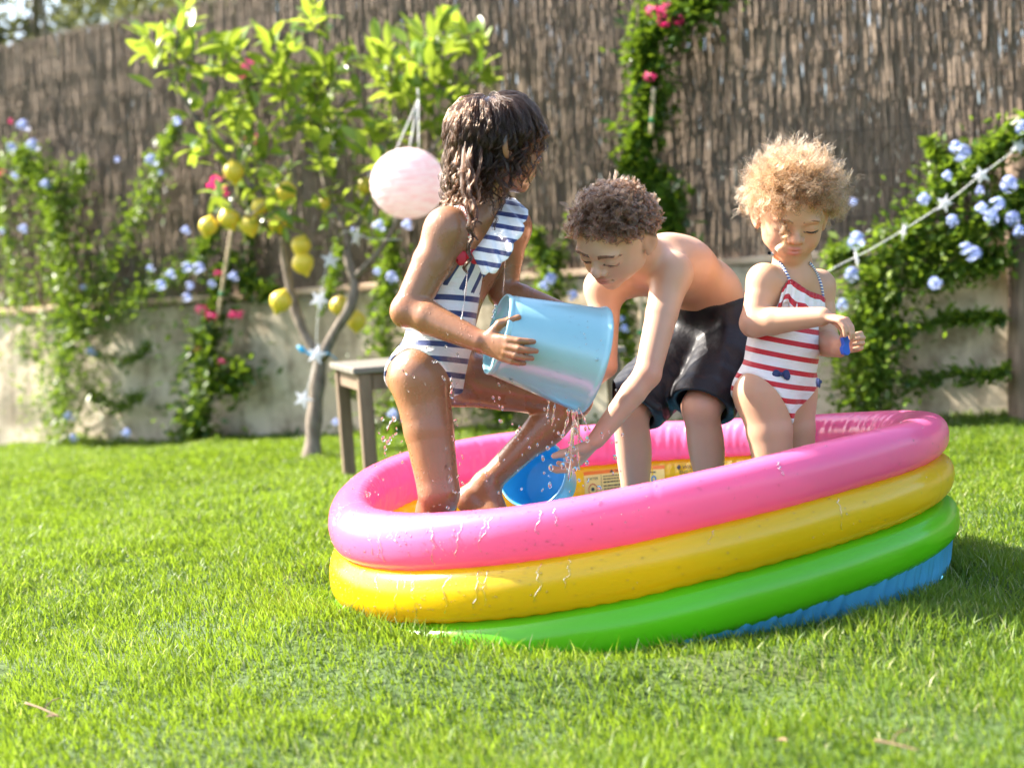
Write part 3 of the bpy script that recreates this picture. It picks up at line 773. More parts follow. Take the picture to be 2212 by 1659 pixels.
def finish_body(name, g, head, mat, parent, n=1, joints=()):
    V, F = g.mesh(); V = relax(V, F, n, .5)
    lip, bl = head.face_attr(V)
    for j, r in joints: bl = np.maximum(bl, .75 * np.exp(-(np.linalg.norm(V - j, axis=1) / r) ** 4))
    return mobj(name, V, F, mat, parent, attrs={'lip': lip, 'blush': bl, 'scalp': head.scalp_mask})
def face_marks(g, h, parent, brow_c, lash_c, sides=(-1, 1), brow_w=.030, dens=5, slit=.0048):
    for q in sides:
        fp = lambda l, u: surf(g, h.at(.75, q * l, u), -h.F)
        c = spline([fp(l, u) + h.F * .0006 for l, u in ((.080, .468), (.11, .456), (.165, .447), (.22, .453), (.258, .468))], 40)
        m = MB(); m.tube(c - h.F * h.s * slit * .25, h.s * slit * np.sin(np.linspace(.15, 3.0, 40)) ** .8, 8); m.obj('eyelid_line', M_LASH, parent)
        st = []; rd = []
        for a in range(1, 39):
            for b in range(2):
                p0 = c[a]; dv = unit(h.F * .75 - h.U * (.55 + .2 * RNG.random()) + h.L * q * (a - 14) * .014 + RNG.normal(0, .07, 3)); z = .0045 + .002 * RNG.random()
                st.append(np.array([p0, p0 + dv * z * .5, p0 + dv * z + h.U * .0008])); rd.append(np.array([.00028, .0002, .00006]))
        hair_obj('eyelash', st, rd, lash_c, parent)
        pts = [fp(l, u) + h.F * .0008 for l, u in ((.055, .578), (.11, .594), (.17, .602), (.23, .594), (.280, .566))]
        st = []; rd = []; c = spline(pts, 60)
        for a in range(60):
            for b in range(dens):
                p0 = c[a] + h.U * h.s * brow_w * (RNG.random() - .5) * (1.25 - a / 75); t = unit(c[min(a + 1, 59)] - c[max(a - 1, 0)])
                dv = unit(t + h.U * .45 * (RNG.random() - .25)); st.append(np.array([p0 + dv * z for z in (0, .0035, .007)])); rd.append(np.array([.00033, .0003, .0001]))
        hair_obj('eyebrow', st, rd, brow_c, parent)
M_LASH = simple_mat('lash', (0.02, 0.012, 0.01), 0.4)

def scalp(h, n, rng, hairline=None):
    """random root points and outward directions on the hair-bearing part of the cranium"""
    hx = np.array([-.60, -.42, -.2, -.03, .10, .22, .33, .45]); hy = np.array([.28, .26, .33, .52, .58, .70, .80, .88]) if hairline is None else np.asarray(hairline)
    R = []
    while len(R) < n:
        v = rng.normal(size=3); v /= np.linalg.norm(v)
        p = np.array([-.03, 0, .60]) + v * np.array([.455, .375, .395])
        if p[2] > np.interp(p[0], hx, hy): R.append((p, v / np.array([.455, .375, .395])))
    p = np.array([r[0] for r in R]); nn = np.array([r[1] for r in R]); nn /= np.linalg.norm(nn, axis=1)[:, None]
    return h.O + h.s * (p @ h.R.T), nn @ h.R.T, p

# ---------------------------------------------------------------- girl with the bucket
gJ = dict(pelvis=P(935, 785, 3.27), waist=P(957, 690, 3.26), chest=P(1003, 565, 3.245), neck=P(1040, 462, 3.225), shR=P(966, 500, 3.145), shL=P(1100, 492, 3.325),
          hipR=P(908, 815, 3.19), hipL=P(978, 812, 3.34))
girl = empty('person', tuple(gJ['pelvis'] * [1, 1, 0] + [0, 0, .03]))
tag(girl, 'person with wet dark wavy hair in a navy striped swimsuit tipping a blue bucket', 'person')
gh = Head((.895, .44, -.10), (.083, -.01, .99), .212); gh.pin((.54, 0, .36), P(1170, 348, 3.28))
g = Grid((-.36, 2.92, -.01), (.30, 3.62, 1.26), VOX)
sp, fc, fp, lat = torso(g, gJ, dict(pel=.079, waist=.077, chest=.094, sh=.042, neck=.036))
kR, kL = P(948, 1062, 3.165), P(1238, 862, 3.33)
aR = kR + np.array([-.03, .115, -.215]); aL = P(1050, 1046, 3.345)
leg(g, gJ['hipR'], kR, aR, aR + [-.035, .01, -.03], aR + [.10, -.03, -.035], (.065, .056, .046, .046, .029), np.array([-.6, .75, 0]))
leg(g, gJ['hipL'], kL, aL, P(1012, 1078, 3.35), P(1105, 1165, 3.29), (.068, .057, .046, .045, .029), np.array([-.7, .2, -.7]))
gt = g.copy()
eR, wR = P(884, 668, 3.12), P(1036, 738, 3.035)
eL, wL = P(1086, 632, 3.32), P(1232, 682, 3.255)
arm(g, gJ['shR'], eR, wR, (.046, .044, .036, .037, .0235)); arm(g, gJ['shL'], eL, wL, (.044, .040, .034, .034, .023))
g.ell(eR + unit([-.6, -.1, -.5]) * .012, (.03, .03, .03), None, .02)
hand(g, wR, P(1085, 752, 3.000) - wR, np.array([.1, 1.0, .1]), True, .138, [(.15, .55, .5), (.05, .45, .4), (.05, .45, .45), (.15, .5, .45)], .10, thumb=((.85, .45, .2), (.55, .75, .6)))
hand(g, wL, np.array([.35, .05, -.9]), np.array([-.1, -1.0, 0]), False, .138, [(.3, .5, .3)] * 4, .1)
g.cap(gJ['neck'] - sp * .015, gh.at(-.08, 0, .30), .041, .040, .03); g.cap(gJ['neck'], gh.at(-.10, 0, .42), .040, .042, .03)
gh.build(g, 1.0, .95)
M_SKIN1 = skin_mat('skin_brown', (0.30, 0.135, 0.066), (0.36, 0.13, 0.07), (0.36, 0.11, 0.08), 0.42, wet=.8)
finish_body('body', g, gh, M_SKIN1, girl, joints=[(kR, .05), (kL, .05), (eR, .042), (wR, .05)])
M_BROW1 = hair_mat('brow_dark', (.03, .018, .012))
face_marks(g, gh, girl, M_BROW1, M_BROW1)

def suit_mat(name, c0, c1, rough=.55, wet=0.0):
    k = NT(name); co = k.coord()
    s_ = k.math('FRACT', k.attr('stripe')); st = k.ramp(s_, [(0, 0.0), (.345, 0.0), (.36, 1.0), (.985, 1.0), (1.0, 0.0)])
    b = k.bump(k.noise(k.mapped(co, (1, 1, 2.2)), 26, 3), 0.6, 0.010); b = k.bump(k.noise(co, 600, 1), 0.15, 0.001, b)
    return k.done(k.pbr(k.mix(st, c1, c0), rough, Normal=b, Sheen_Weight=.15, Coat_Weight=wet * .3, Coat_Roughness=.3))
M_SUIT1 = suit_mat('navy_stripe_knit', (.78, .78, .76), (.018, .035, .14), .45, 1.0)
M_SUIT2 = suit_mat('red_stripe_knit', (.80, .77, .76), (.52, .012, .025), .6)
def body_coords(w, O, sp, f, l):
    X, Y, Z = [a - o for a, o in zip(w.full(), O)]
    return [X * v[0] + Y * v[1] + Z * v[2] for v in (sp, f, l)]
def swimsuit(gt, O, up, fr, lt, region, lo, hi, period, stripe_n, mat, parent, name, off=.0042, panel=None):
    w = window(gt, lo, hi); U, F_, L_ = body_coords(w, O, up, fr, lt)
    d = smax(w.d - off, region(U, F_, L_).astype(np.float32), .004)
    V, F = w.mesh(d); V = relax(V, F, 2, .5)
    st = ((V - O) @ unit(stripe_n)) / period
    if panel:
        q = V - O; m = (q @ up > panel) & (q @ fr > .0); f4 = F[m[F].all(1)]; f0 = F[~m[F].all(1)]
        def used(f): u, i = np.unique(f, return_inverse=True); return u, i.reshape(f.shape)
        u0, i0 = used(f0); u4, i4 = used(f4)
        o = mobj(name, V[u0], i0, mat, parent, attrs={'stripe': st[u0]}); mobj('bodice', V[u4], i4, mat, o, attrs={'stripe': (q @ lt / .030 + .2)[u4]}); return o
    return mobj(name, V, F, mat, parent, attrs={'stripe': st})
gu = unit(gJ['neck'] - gJ['pelvis']); glt = unit(gJ['hipL'] - gJ['hipR'] + .6 * (gJ['shL'] - gJ['shR'])); glt = unit(glt - gu * (glt @ gu)); gfr = np.cross(glt, gu)
def girl_region(U, F_, L_):
    legs = np.maximum(-.088 + 1.00 * np.abs(L_) + .95 * np.minimum(F_, 0) + .10 * np.maximum(F_, 0) - U, -.2) * .6      # leg openings
    tl_ = unit(kL - gJ['hipL']); o_ = gJ['hipL'] - gJ['pelvis']
    thigh = (U - o_ @ gu) * (tl_ @ gu) + (F_ - o_ @ gfr) * (tl_ @ gfr) + (L_ - o_ @ glt) * (tl_ @ glt) - .035
    top = (U - (.288 + .40 * L_ - .22 * np.minimum(F_, 0))) * .9
    return np.maximum(np.maximum(legs, top), thigh)
swimsuit(gt, gJ['pelvis'], gu, gfr, glt, girl_region, gJ['pelvis'] - [.16, .16, .16], gJ['neck'] + [.14, .16, .06], .0345, np.array([.10, .10, 1]), M_SUIT1, girl, 'swimsuit', panel=.185)
# shoulder flounce, strap and bow
def sheet(name, top, bot, mat, parent, stripe=None, n=None, thick=.0015):
    top = np.asarray(top); bot = np.asarray(bot); n = len(top); rows = 7
    V = np.concatenate([top + (bot - top) * q / (rows - 1) for q in range(rows)])
    i, j = np.meshgrid(np.arange(rows - 1), np.arange(n - 1), indexing='ij')
    F = np.stack([i * n + j, i * n + j + 1, (i + 1) * n + j + 1, (i + 1) * n + j], -1).reshape(-1, 4)
    st = np.zeros(len(V)) if stripe is None else stripe(V, np.tile(np.arange(n), rows), np.repeat(np.arange(rows), n))
    o = mobj(name, V, F, mat, parent, attrs={'stripe': st}); md = o.modifiers.new('solid', 'SOLIDIFY'); md.thickness = thick
    return o
nf = 60
edge = spline([P(1020, 548, 3.135), P(1045, 515, 3.14), P(1068, 475, 3.17), P(1083, 440, 3.22), P(1095, 428, 3.27), P(1112, 430, 3.32)], nf)
drop = spline([P(1045, 600, 3.10), P(1072, 590, 3.085), P(1100, 555, 3.09), P(1128, 505, 3.12), P(1138, 470, 3.17), P(1140, 462, 3.24)], nf)
u_ = np.linspace(0, 1, nf); wv = np.sin(u_ * 34) * .010 * np.sin(u_ * np.pi) ** .5
drop = drop + wv[:, None] * unit([.5, -.8, .2]) + (np.abs(np.sin(u_ * 17)) * .008)[:, None] * np.array([0, 0, 1])
sheet('flounce', edge, drop, M_SUIT1, girl, lambda V, a, b: (V[:, 2] + .25 * V[:, 0]) / .030)
def rope_mat(name, c0, c1, period=.006):
    k = NT(name); st = k.ramp(k.math('FRACT', k.attr('var')), [(0, 0.0), (.48, 0.0), (.52, 1.0), (1, 1.0)]); return k.done(k.pbr(k.mix(st, c0, c1), .6))
M_ROPE1 = rope_mat('rope_red', (.55, .02, .03), (.8, .75, .72)); M_ROPE2 = rope_mat('rope_blue', (.05, .10, .35), (.8, .8, .8))
def strap(pts, mat, parent, r=.0042, period=.010, gg=None, name='strap'):
    c = spline(pts, 70); L = np.concatenate([[0], np.cumsum(np.linalg.norm(np.diff(c, axis=0), axis=1))])
    V, F, C = tube(c, r, 8); m = MB(); m.add(V, F, np.repeat(L / period, 8) + np.tile(np.arange(8) / 8, 70)); m.obj(name, mat, parent)
def snap(g, pts, toward, off=.004):
    out = []
    for p in pts:
        d = unit(np.asarray(toward) - p); s0 = p - d * .10; out.append(surf(g, s0, d, .25) - d * off)
    return out
cs = gJ['chest'] * .4 + gJ['neck'] * .6
strap(snap(g, [P(882, 545, 3.2), P(884, 515, 3.2), P(900, 482, 3.2), P(925, 458, 3.2), P(960, 440, 3.17), P(985, 434, 3.15), P(1003, 445, 3.13), P(1012, 480, 3.12), P(1012, 520, 3.12), P(1010, 545, 3.12)], gJ['chest'] + np.array([.03, .03, .02])), M_ROPE1, girl)
def snap_ray(g, pts, off=.004):
    out = []
    for x, y in pts:
        r = unit(ray(x, y)); out.append(surf(g, P(x, y, 2.95), r, .8) - r * off)
    return out
def bow(c, right, up, out, w, mat, parent, name='bow'):
    right, up, out = map(unit, (right, up, out)); m = MB()
    for q in (-1, 1):
        t = np.linspace(0, 1, 9)
        for i in range(8): pass
        prof = np.array([0, .45, .8, 1.0, 1.05, 1.0, .8, .5, .2])
        pts = [c + right * q * w * x for x in t]; rad = w * np.array([.16, .22, .34, .46, .54, .58, .55, .42, .10])
        V, F, C = tube(pts, rad, 10); rel = V - c
        V = c + rel - np.outer(rel @ out, out) * .68 - up * w * .25 * ((rel @ right) / w)[:, None] ** 2
        m.add(V, F)
    V, F, C = tube([c - up * w * .22, c - up * w * .1, c + up * w * .1, c + up * w * .22], [w * .1, w * .2, w * .2, w * .1], 8); m.add(V + out * w * .2, F)
    return m.obj(name, mat, parent)
M_BOWRED = simple_mat('bow_red', (.55, .015, .03), .5); M_BOWNAVY = simple_mat('bow_navy', (.02, .035, .13), .6)
bow(snap_ray(g, [(1010, 553)], .012)[0], lat * -1, [0, 0, 1], [.4, -.9, 0], .030, M_BOWRED, girl)

# wet hair: clumped strands that hang from the crown
def grow(root, nrm, h, length, steps, grav, rng, coll, crown=(-.10, 0, 1.02), out0=.25, hug=None):
    pos = root.copy(); cr = h.at(*crown); d = (root - cr); d -= nrm * (d * nrm).sum(1)[:, None]; d /= np.linalg.norm(d, axis=1)[:, None] + 1e-9
    d = d + nrm * out0; path = [pos.copy()]; st = length / steps
    for q in range(steps):
        g_ = grav * min(1, q / steps * 2.0 + .05)
        d = d * (1 - g_) + np.array([0, 0, -1.0]) * g_; d /= np.linalg.norm(d, axis=1)[:, None]
        pos = pos + d * st[:, None] if np.ndim(st) else pos + d * st
        for kind, a, b, r in coll:
            if kind == 'e':
                q_ = (pos - a) @ b; kk = np.linalg.norm(q_ / r, axis=1)
                if hug is not None and a is coll[0][1]:
                    over = (kk > hug) & (q_[:, 2] > -.20 * h.s); f_ = np.where(over, hug / kk, 1.0); pos = a + (q_ * f_[:, None]) @ b.T; q_ = q_ * f_[:, None]; kk = kk * f_
                m = kk < 1
                pos[m] = a + (q_[m] / kk[m][:, None]) @ b.T
            else:
                ba = b - a; t = np.clip(((pos - a) @ ba) / (ba @ ba), 0, 1); c = a + t[:, None] * ba; v = pos - c; l = np.linalg.norm(v, axis=1); m = l < r
                pos[m] = c[m] + v[m] / l[m][:, None] * r
        d = d * .6 + .4 * (pos - path[-1]) / (np.linalg.norm(pos - path[-1], axis=1)[:, None] + 1e-9); path.append(pos.copy())
    return np.stack(path, 1)
def clump(guides, per, rng, spread, tipspread, r0, r1, amp, wl, jitter=.25):
    """guides (N,m,3) -> strands with waves; per strands around each guide"""
    S, Rr = [], []
    for gd in guides:
        gd = spline(gd, 26); L = np.concatenate([[0], np.cumsum(np.linalg.norm(np.diff(gd, axis=0), axis=1))]); t = L / L[-1]
        T, N, B = frames(gd); ph = rng.random() * 6.28; a0 = amp * (0.6 + .8 * rng.random()); w0 = wl * (.7 + .6 * rng.random())
        wv = a0 * (.15 * t + 1.1 * t ** 2)[:, None] * (1 + .5 * np.sin(L * 90 + ph))[:, None] * (np.cos(L / w0 * 6.28 + ph)[:, None] * N + np.sin(L / w0 * 6.28 + ph)[:, None] * B)
        for q in range(per):
            o = rng.normal(size=2); sp_ = (spread * (1 - t) + tipspread * t)[:, None]
            j = jitter * a0 * np.cos(L / (w0 * .6) * 6.28 + rng.random() * 6.28)[:, None] * N * t[:, None]
            S.append(gd + wv + sp_ * (o[0] * N + o[1] * B) + j); cut = 1 if rng.random() < .7 else .8
            Rr.append(np.interp(t, [0, .1, .8, 1], [r0 * .8, r0, r0 * .8, r1]) * (.7 + .6 * rng.random()))
    return S, Rr
rng = np.random.default_rng(3)
M_HAIR1 = hair_mat('hair_wet_brown', (.019, .0098, .0058), .24, .5, 1.36)
gR = gh.R
coll = [('e', gh.at(-.03, 0, .60), gR, np.array([.475, .40, .42]) * gh.s), ('e', gh.at(.12, 0, .42), gR, np.array([.30, .31, .34]) * gh.s), ('c', gJ['neck'], gh.at(-.1, 0, .4), .046), ('c', gJ['shR'], gJ['neck'], .05), ('c', gJ['chest'], gJ['neck'], .085)]
N1 = 640
root, nrm, loc = scalp(gh, N1, rng)
ln = np.where(loc[:, 0] > .08, (loc[:, 2] - np.where(loc[:, 0] > .2, .70, .62)) * gh.s * 1.4 + .014 + (.045 * rng.random(N1) ** 2.5), (loc[:, 2] - np.where(loc[:, 0] > -.10, .37, np.where(loc[:, 0] > -.26, .44, .20))) * gh.s * 1.25 + .012 + .06 * rng.random(N1) ** 1.5 + .07 * ((rng.random(N1) < .14) & (loc[:, 0] < -.1))).clip(.02, .30)
gd = grow(root, nrm, gh, ln, 22, .20, rng, coll, crown=(-.16, -.03, 1.0), out0=.15, hug=1.03 + .17 * rng.random(N1) ** 1.2)
S, Rr = clump(gd, 8, rng, .0036, .0010, .00060, .00025, .0062, .046, .45)
locks = [([(1080, 300), (1087, 337), (1097, 367), (1083, 388), (1097, 409), (1087, 432)], [3.15, 3.14, 3.135, 3.135, 3.13, 3.13], 12, .0022), ([(1105, 310), (1111, 343), (1121, 373), (1104, 397), (1098, 424)], [3.16, 3.155, 3.15, 3.15, 3.14], 12, .0022), ([(1000, 270), (985, 301), (966, 334), (985, 348), (969, 368)], [3.2, 3.2, 3.2, 3.19, 3.19], 14, .0028), ([(1003, 290), (982, 330), (992, 362), (983, 388), (1000, 410)], [3.18, 3.18, 3.17, 3.16, 3.15], 14, .0026), ([(1020, 310), (1010, 350), (1024, 380), (1012, 415), (1030, 450), (1022, 490)], [3.14, 3.12, 3.11, 3.1, 3.09, 3.085], 14, .0026), ([(1130, 290), (1140, 320), (1128, 345), (1142, 362)], [3.18, 3.175, 3.17, 3.17], 8, .0018), ([(1010, 300), (1003, 350), (1000, 400), (1010, 450), (1016, 500), (1012, 545), (1009, 590)], [3.155, 3.13, 3.115, 3.095, 3.085, 3.085, 3.085], 26, .0040), ([(1025, 290), (1018, 350), (1012, 395), (1022, 440), (1020, 480), (1028, 520)], [3.15, 3.125, 3.105, 3.09, 3.085, 3.085], 16, .003), ([(1070, 290), (1074, 335), (1072, 380), (1088, 412), (1085, 440), (1066, 455)], [3.165, 3.15, 3.14, 3.14, 3.14, 3.13], 9, .0022),
         ([(1115, 320), (1116, 350), (1104, 390), (1092, 420), (1075, 445)], [3.17, 3.16, 3.15, 3.14, 3.14], 9, .002), ([(995, 300), (978, 335), (966, 360), (972, 385), (990, 395)], [3.2, 3.2, 3.2, 3.19, 3.18], 14, .003), ([(1000, 310), (985, 345), (992, 375), (1000, 400), (995, 430)], [3.17, 3.15, 3.13, 3.12, 3.11], 16, .003), ([(1040, 300), (1040, 350), (1030, 390), (1036, 430), (1022, 470)], [3.14, 3.12, 3.11, 3.1, 3.09], 12, .0025)]
for pts, ds, per, spd in locks:
    gdl = np.array([P(x, y, z) for (x, y), z in zip(pts, ds)]); a, b = clump([gdl], per, rng, spd * 1.3, spd * .6, .0008, .0003, .0045, .04); S += a; Rr += b
hair_obj('hair', S, Rr, M_HAIR1, girl)

# ---------------------------------------------------------------- boy bending over
bJ = dict(pelvis=P(1558, 712, 3.72), waist=P(1522, 628, 3.655), chest=P(1452, 578, 3.53), neck=P(1398, 560, 3.43), shR=P(1306, 622, 3.50), shL=P(1450, 592, 3.385),
          hipR=P(1505, 735, 3.76), hipL=P(1602, 742, 3.655))
boy = empty('person', tuple(bJ['pelvis'] * [1, 1, 0] + [0, 0, .03]))
tag(boy, 'person with short brown curls in black shorts bending to fill a small bucket', 'person')
bh = Head((-.56, -.55, -.62), (-.25, -.60, .75), .205); bh.pin((.54, 0, .36), P(1284, 600, 3.215))
g = Grid((.0, 3.02, -.01), (.78, 3.96, 1.08), VOX)
sp, fc, fp, lat = torso(g, bJ, dict(pel=.088, waist=.086, chest=.104, sh=.040, neck=.036))
kL, kR = P(1514, 880, 3.46), P(1362, 885, 3.51)
aL, aR = P(1546, 1150, 3.56), P(1380, 1170, 3.60)
leg(g, bJ['hipL'], kL, aL, aL + [.01, .035, -.03], aL + [-.06, -.10, -.04], (.078, .066, .047, .046, .029), np.array([.3, .9, 0]))
leg(g, bJ['hipR'], kR, aR, aR + [.01, .035, -.03], aR + [-.07, -.09, -.04], (.076, .066, .047, .045, .029), np.array([.3, .9, 0]))
eL, wL = P(1399, 808, 3.31), P(1288, 950, 3.285)
eR, wR = P(1306, 790, 3.46), P(1175, 905, 3.47)
arm(g, bJ['shL'], eL, wL, (.046, .038, .031, .030, .0205)); arm(g, bJ['shR'], eR, wR, (.042, .036, .030, .029, .0205))
hand(g, wL, P(1238, 1012, 3.335) - wL, np.array([-.74, .435, .48]), False, .145, [(.25, .45, .3), (.30, .45, .3), (.35, .45, .3), (.4, .45, .3)], .16, thumb=((.75, .45, .35), (.75, .50, .35)))
hand(g, wR, P(1130, 935, 3.45) - wR, np.array([.3, .2, -1]), True, .14, [(.3, .5, .3)] * 4, .08)
# shoulder blades, ribs, collar bones
up_ = -fc
for q, s_ in ((1, bJ['shL']), (-1, bJ['shR'])):
    c = .45 * s_ + .55 * bJ['chest'] - fc * .062 - sp * .01; g.ell(c, (.030, .018, .045), rot_to(sp), .03)
    g.cap(bJ['neck'] + fc * .025 - sp * .01, s_ + fc * .02 + sp * .01, .010, .010, .02)
g.cap(bJ['neck'] - sp * .02, bh.at(-.10, 0, .26), .046, .042, .03); g.cap(bJ['neck'], bh.at(-.14, 0, .42), .044, .042, .03)
bh.build(g, .97, 1.0, mouth_open=.002)
M_SKIN2 = skin_mat('skin_tan', (0.58, 0.345, 0.230), (0.62, 0.24, 0.16), (0.55, 0.18, 0.14), 0.45, scalp=(.07, .04, .025))
finish_body('body', g, bh, M_SKIN2, boy, joints=[(kR, .055), (kL, .055), (eL, .04), (eR, .04), (wL, .05), (P(1238, 1012, 3.335), .05)])
face_marks(g, bh, boy, hair_mat('brow_brown', (.05, .03, .018)), M_BROW1, dens=7, brow_w=.040, slit=.0072)
# wet black shorts
gs = Grid((.25, 3.28, .25), (.80, 3.98, .85), VOX)
gs.cap(bJ['pelvis'], bJ['waist'], .104, .102, .05, w=fp, sc=.88)
for hp, kn in ((bJ['hipL'], kL), (bJ['hipR'], kR)):
    gs.cap(bJ['pelvis'], hp, .085, .09, .05); e = hp + (kn - hp) * 1.12; gs.cap(hp, e, .092, .078, .03)
    gs.ell(hp - fp * .05, (.075, .075, .075), None, .05)
X, Y, Z = gs.full(); n_ = (vn := None)
d = gs.d.copy()
cl = lambda p, nrm: ((X - p[0]) * nrm[0] + (Y - p[1]) * nrm[1] + (Z - p[2]) * nrm[2])
d = smax(d, cl(bJ['waist'] + np.array([0, 0, -.028]), unit([-.12, -.10, .98])).astype(np.float32), .006)
dl = [cl(hp + (kn - hp) * q, unit(unit(kn - hp) * .75 + np.array([0, 0, -.5]))) for hp, kn, q in ((bJ['hipL'], kL, .99), (bJ['hipR'], kR, 1.03))]
# each hem cuts only its own trouser leg
sideL = cl(.5 * (kL + kR), unit(kL - kR)); d = np.where(sideL > 0, smax(d, dl[0].astype(np.float32), .006), smax(d, dl[1].astype(np.float32), .006))
wr_ = .0013 * (1.4 * np.sin(X * 45 + Z * 60 + 3 * np.sin(Y * 22)) + np.sin(Z * 50 - X * 80 + 2 * np.sin(X * 30)) + .5 * np.sin(Y * 120 + X * 60 + Z * 40)); d = d + wr_.astype(np.float32)
# hollow the trouser legs so that the hems read as openings
for hp, kn in ((bJ['hipL'], kL), (bJ['hipR'], kR)):
    gs2 = gs.copy(); gs2.d = d; gs2.cap(hp + (kn - hp) * .98, hp + (kn - hp) * 1.3, .062, .074, .004, op='sub'); d = gs2.d
V, F = gs.mesh(d); V = relax(V, F, 2, .5)
k = NT('wet_shorts'); co = k.coord(); n1 = k.noise(k.mapped(co, (1, 1, .5)), 26, 4, .6)
M_SHORTS = k.done(k.pbr(k.mix(k.noise(co, 7), (.004, .004, .006), (.009, .008, .012)), k.ramp(n1, [(.3, .42), (.7, .62)]), Normal=k.bump(n1, .45, .010), Specular_IOR_Level=.4))
mobj('shorts', V, F, M_SHORTS, boy)
def curls(h, n, per, rng, length, crad, turns, r0, r1, drop=.2, clr=.0022, lift=1.0, hairline=None, frizz=0.0, topx=0.0):
    root, nrm, loc = scalp(h, n, rng, hairline); S, Rr = [], []
    t = np.linspace(0, 1, 20)
    for p, nn, lc in zip(root, nrm, loc):
        L = length * (.75 + .4 * rng.random()) * (1.0 + topx * max(0, lc[2] - .7) / .3 if lc[2] > .55 else .78); dr = unit(nn * lift + rng.normal(0, .35, 3) + np.array([0, 0, -drop]))
        c0 = p + np.outer(t * L, dr) + np.outer(t ** 2 * L * .5, rng.normal(0, .5, 3) + np.array([0, 0, -drop * 1.5]))
        a = unit(np.cross(dr, rng.normal(size=3))); b = np.cross(dr, a); tn = turns * (.7 + .6 * rng.random()); ph = rng.random() * 6.28; hand_ = 1 if rng.random() < .5 else -1
        cr = crad * (.6 + .8 * rng.random())
        for q in range(per):
            o = rng.normal(0, clr, 3); p2 = ph + rng.normal(0, .35); cr2 = cr * (1 + rng.normal(0, .15))
            env = np.minimum(1, t * 4)
            st = c0 + o + cr2 * env[:, None] * (np.cos(t * tn * 6.28 + p2)[:, None] * a + hand_ * np.sin(t * tn * 6.28 + p2)[:, None] * b)
            if frizz: st = st + np.cumsum(rng.normal(0, frizz, (20, 3)), 0)
            S.append(st); Rr.append(np.interp(t, [0, .7, 1], [r0, r0, r1]) * (.7 + .6 * rng.random()))
    return S, Rr
M_HAIR2 = hair_mat('hair_brown_curls', (.068, .037, .022), .30, .45)
S, Rr = curls(bh, 900, 8, rng, .029, .0056, 1.7, .00055, .0003, .10, .0018, 1.0, [.26, .28, .50, .66, .66, .72, .80, .88])
hair_obj('hair', S, Rr, M_HAIR2, boy)

# ---------------------------------------------------------------- small child with fair curls
tJ = dict(pelvis=P(1668, 828, 3.42), waist=P(1690, 742, 3.415), chest=P(1702, 655, 3.41), neck=P(1716, 594, 3.395), shR=P(1650, 608, 3.35), shL=P(1768, 620, 3.45),
          hipR=P(1652, 850, 3.375), hipL=P(1706, 846, 3.465))
kid = empty('person', tuple(tJ['pelvis'] * [1, 1, 0] + [0, 0, .03]))
tag(kid, 'small person with fair frizzy hair in a red striped swimsuit holding a toy', 'person')
th_ = Head((-.06, -.90, -.45), (.08, -.45, .90), .200); th_.pin((.54, 0, .36), P(1722, 527, 3.275))
g = Grid((.46, 3.06, -.01), (.98, 3.62, 1.06), VOX)
sp, fc, fp, lat = torso(g, tJ, dict(pel=.075, waist=.079, chest=.078, sh=.030, neck=.031), belly=.30)
kR, kL = P(1674, 1030, 3.36), P(1722, 1022, 3.465)
aR, aL = P(1682, 1215, 3.42), P(1734, 1190, 3.52)
leg(g, tJ['hipR'], kR, aR, aR + [-.02, .025, -.025], aR + [.05, -.06, -.035], (.062, .054, .044, .043, .030), np.array([-.5, .8, 0]))
leg(g, tJ['hipL'], kL, aL, aL + [-.02, .025, -.025], aL + [.05, -.06, -.035], (.062, .053, .043, .042, .030), np.array([-.5, .8, 0]))
gt = g.copy()
eR, wR = P(1629, 698, 3.325), P(1776, 684, 3.225)
eL, wL = P(1783, 740, 3.44), P(1812, 752, 3.30)
arm(g, tJ['shR'], eR, wR, (.034, .035, .033, .032, .0215)); arm(g, tJ['shL'], eL, wL, (.033, .033, .032, .031, .022))
hand(g, wR, P(1812, 690, 3.20) - wR, np.array([-.10, .15, -1.0]), True, .103, [(.85, .45, .25), (.80, .40, .2), (.75, .4, .2), (.7, .45, .3)], .06, thumb=((.3, .8, .6), (.2, .6, .9)))
hand(g, wL, P(1846, 742, 3.27) - wL, np.array([-.35, -.75, .1]), False, .103, [(.5, 1.0, .6), (.55, 1.05, .6), (.6, 1.1, .6), (.6, 1.1, .6)], .05, thumb=((.6, .6, .5), (.3, .6, .8)))
g.cap(tJ['neck'] - sp * .015, th_.at(-.06, 0, .26), .038, .038, .03); g.cap(tJ['neck'], th_.at(-.10, 0, .42), .036, .040, .03)
th_.build(g, 1.03, .92, mw=.74)
M_SKIN3 = skin_mat('skin_light', (0.56, 0.31, 0.19), (0.68, 0.27, 0.19), (0.60, 0.20, 0.17), 0.48, scalp=(.22, .12, .055))
finish_body('body', g, th_, M_SKIN3, kid, joints=[(eR, .04), (wR + (wR - eR) * .35, .04), (wL, .045), (kR, .045)])
face_marks(g, th_, kid, hair_mat('brow_fair', (.13, .07, .04)), M_BROW1, brow_w=.018, dens=2, slit=.0115)
tu = unit(tJ['neck'] - tJ['pelvis']); tl = unit(tJ['shL'] - tJ['shR']); tl = unit(tl - tu * (tl @ tu)); tf = np.cross(tl, tu)
def kid_region(U, F_, L_):
    legs = np.maximum(-.092 + 1.05 * np.abs(L_) + .95 * np.minimum(F_, 0) + .12 * np.maximum(F_, 0) - U, -.2) * .6
    top = (U - (.205 + .25 * F_ - .55 * np.maximum(np.abs(L_) - .035, 0))) * .8
    return np.maximum(legs, top)
swimsuit(gt, tJ['pelvis'], tu, tf, tl, kid_region, tJ['pelvis'] - [.15, .15, .14], tJ['neck'] + [.12, .12, .02], .0335, tu, M_SUIT2, kid, 'swimsuit', .004)
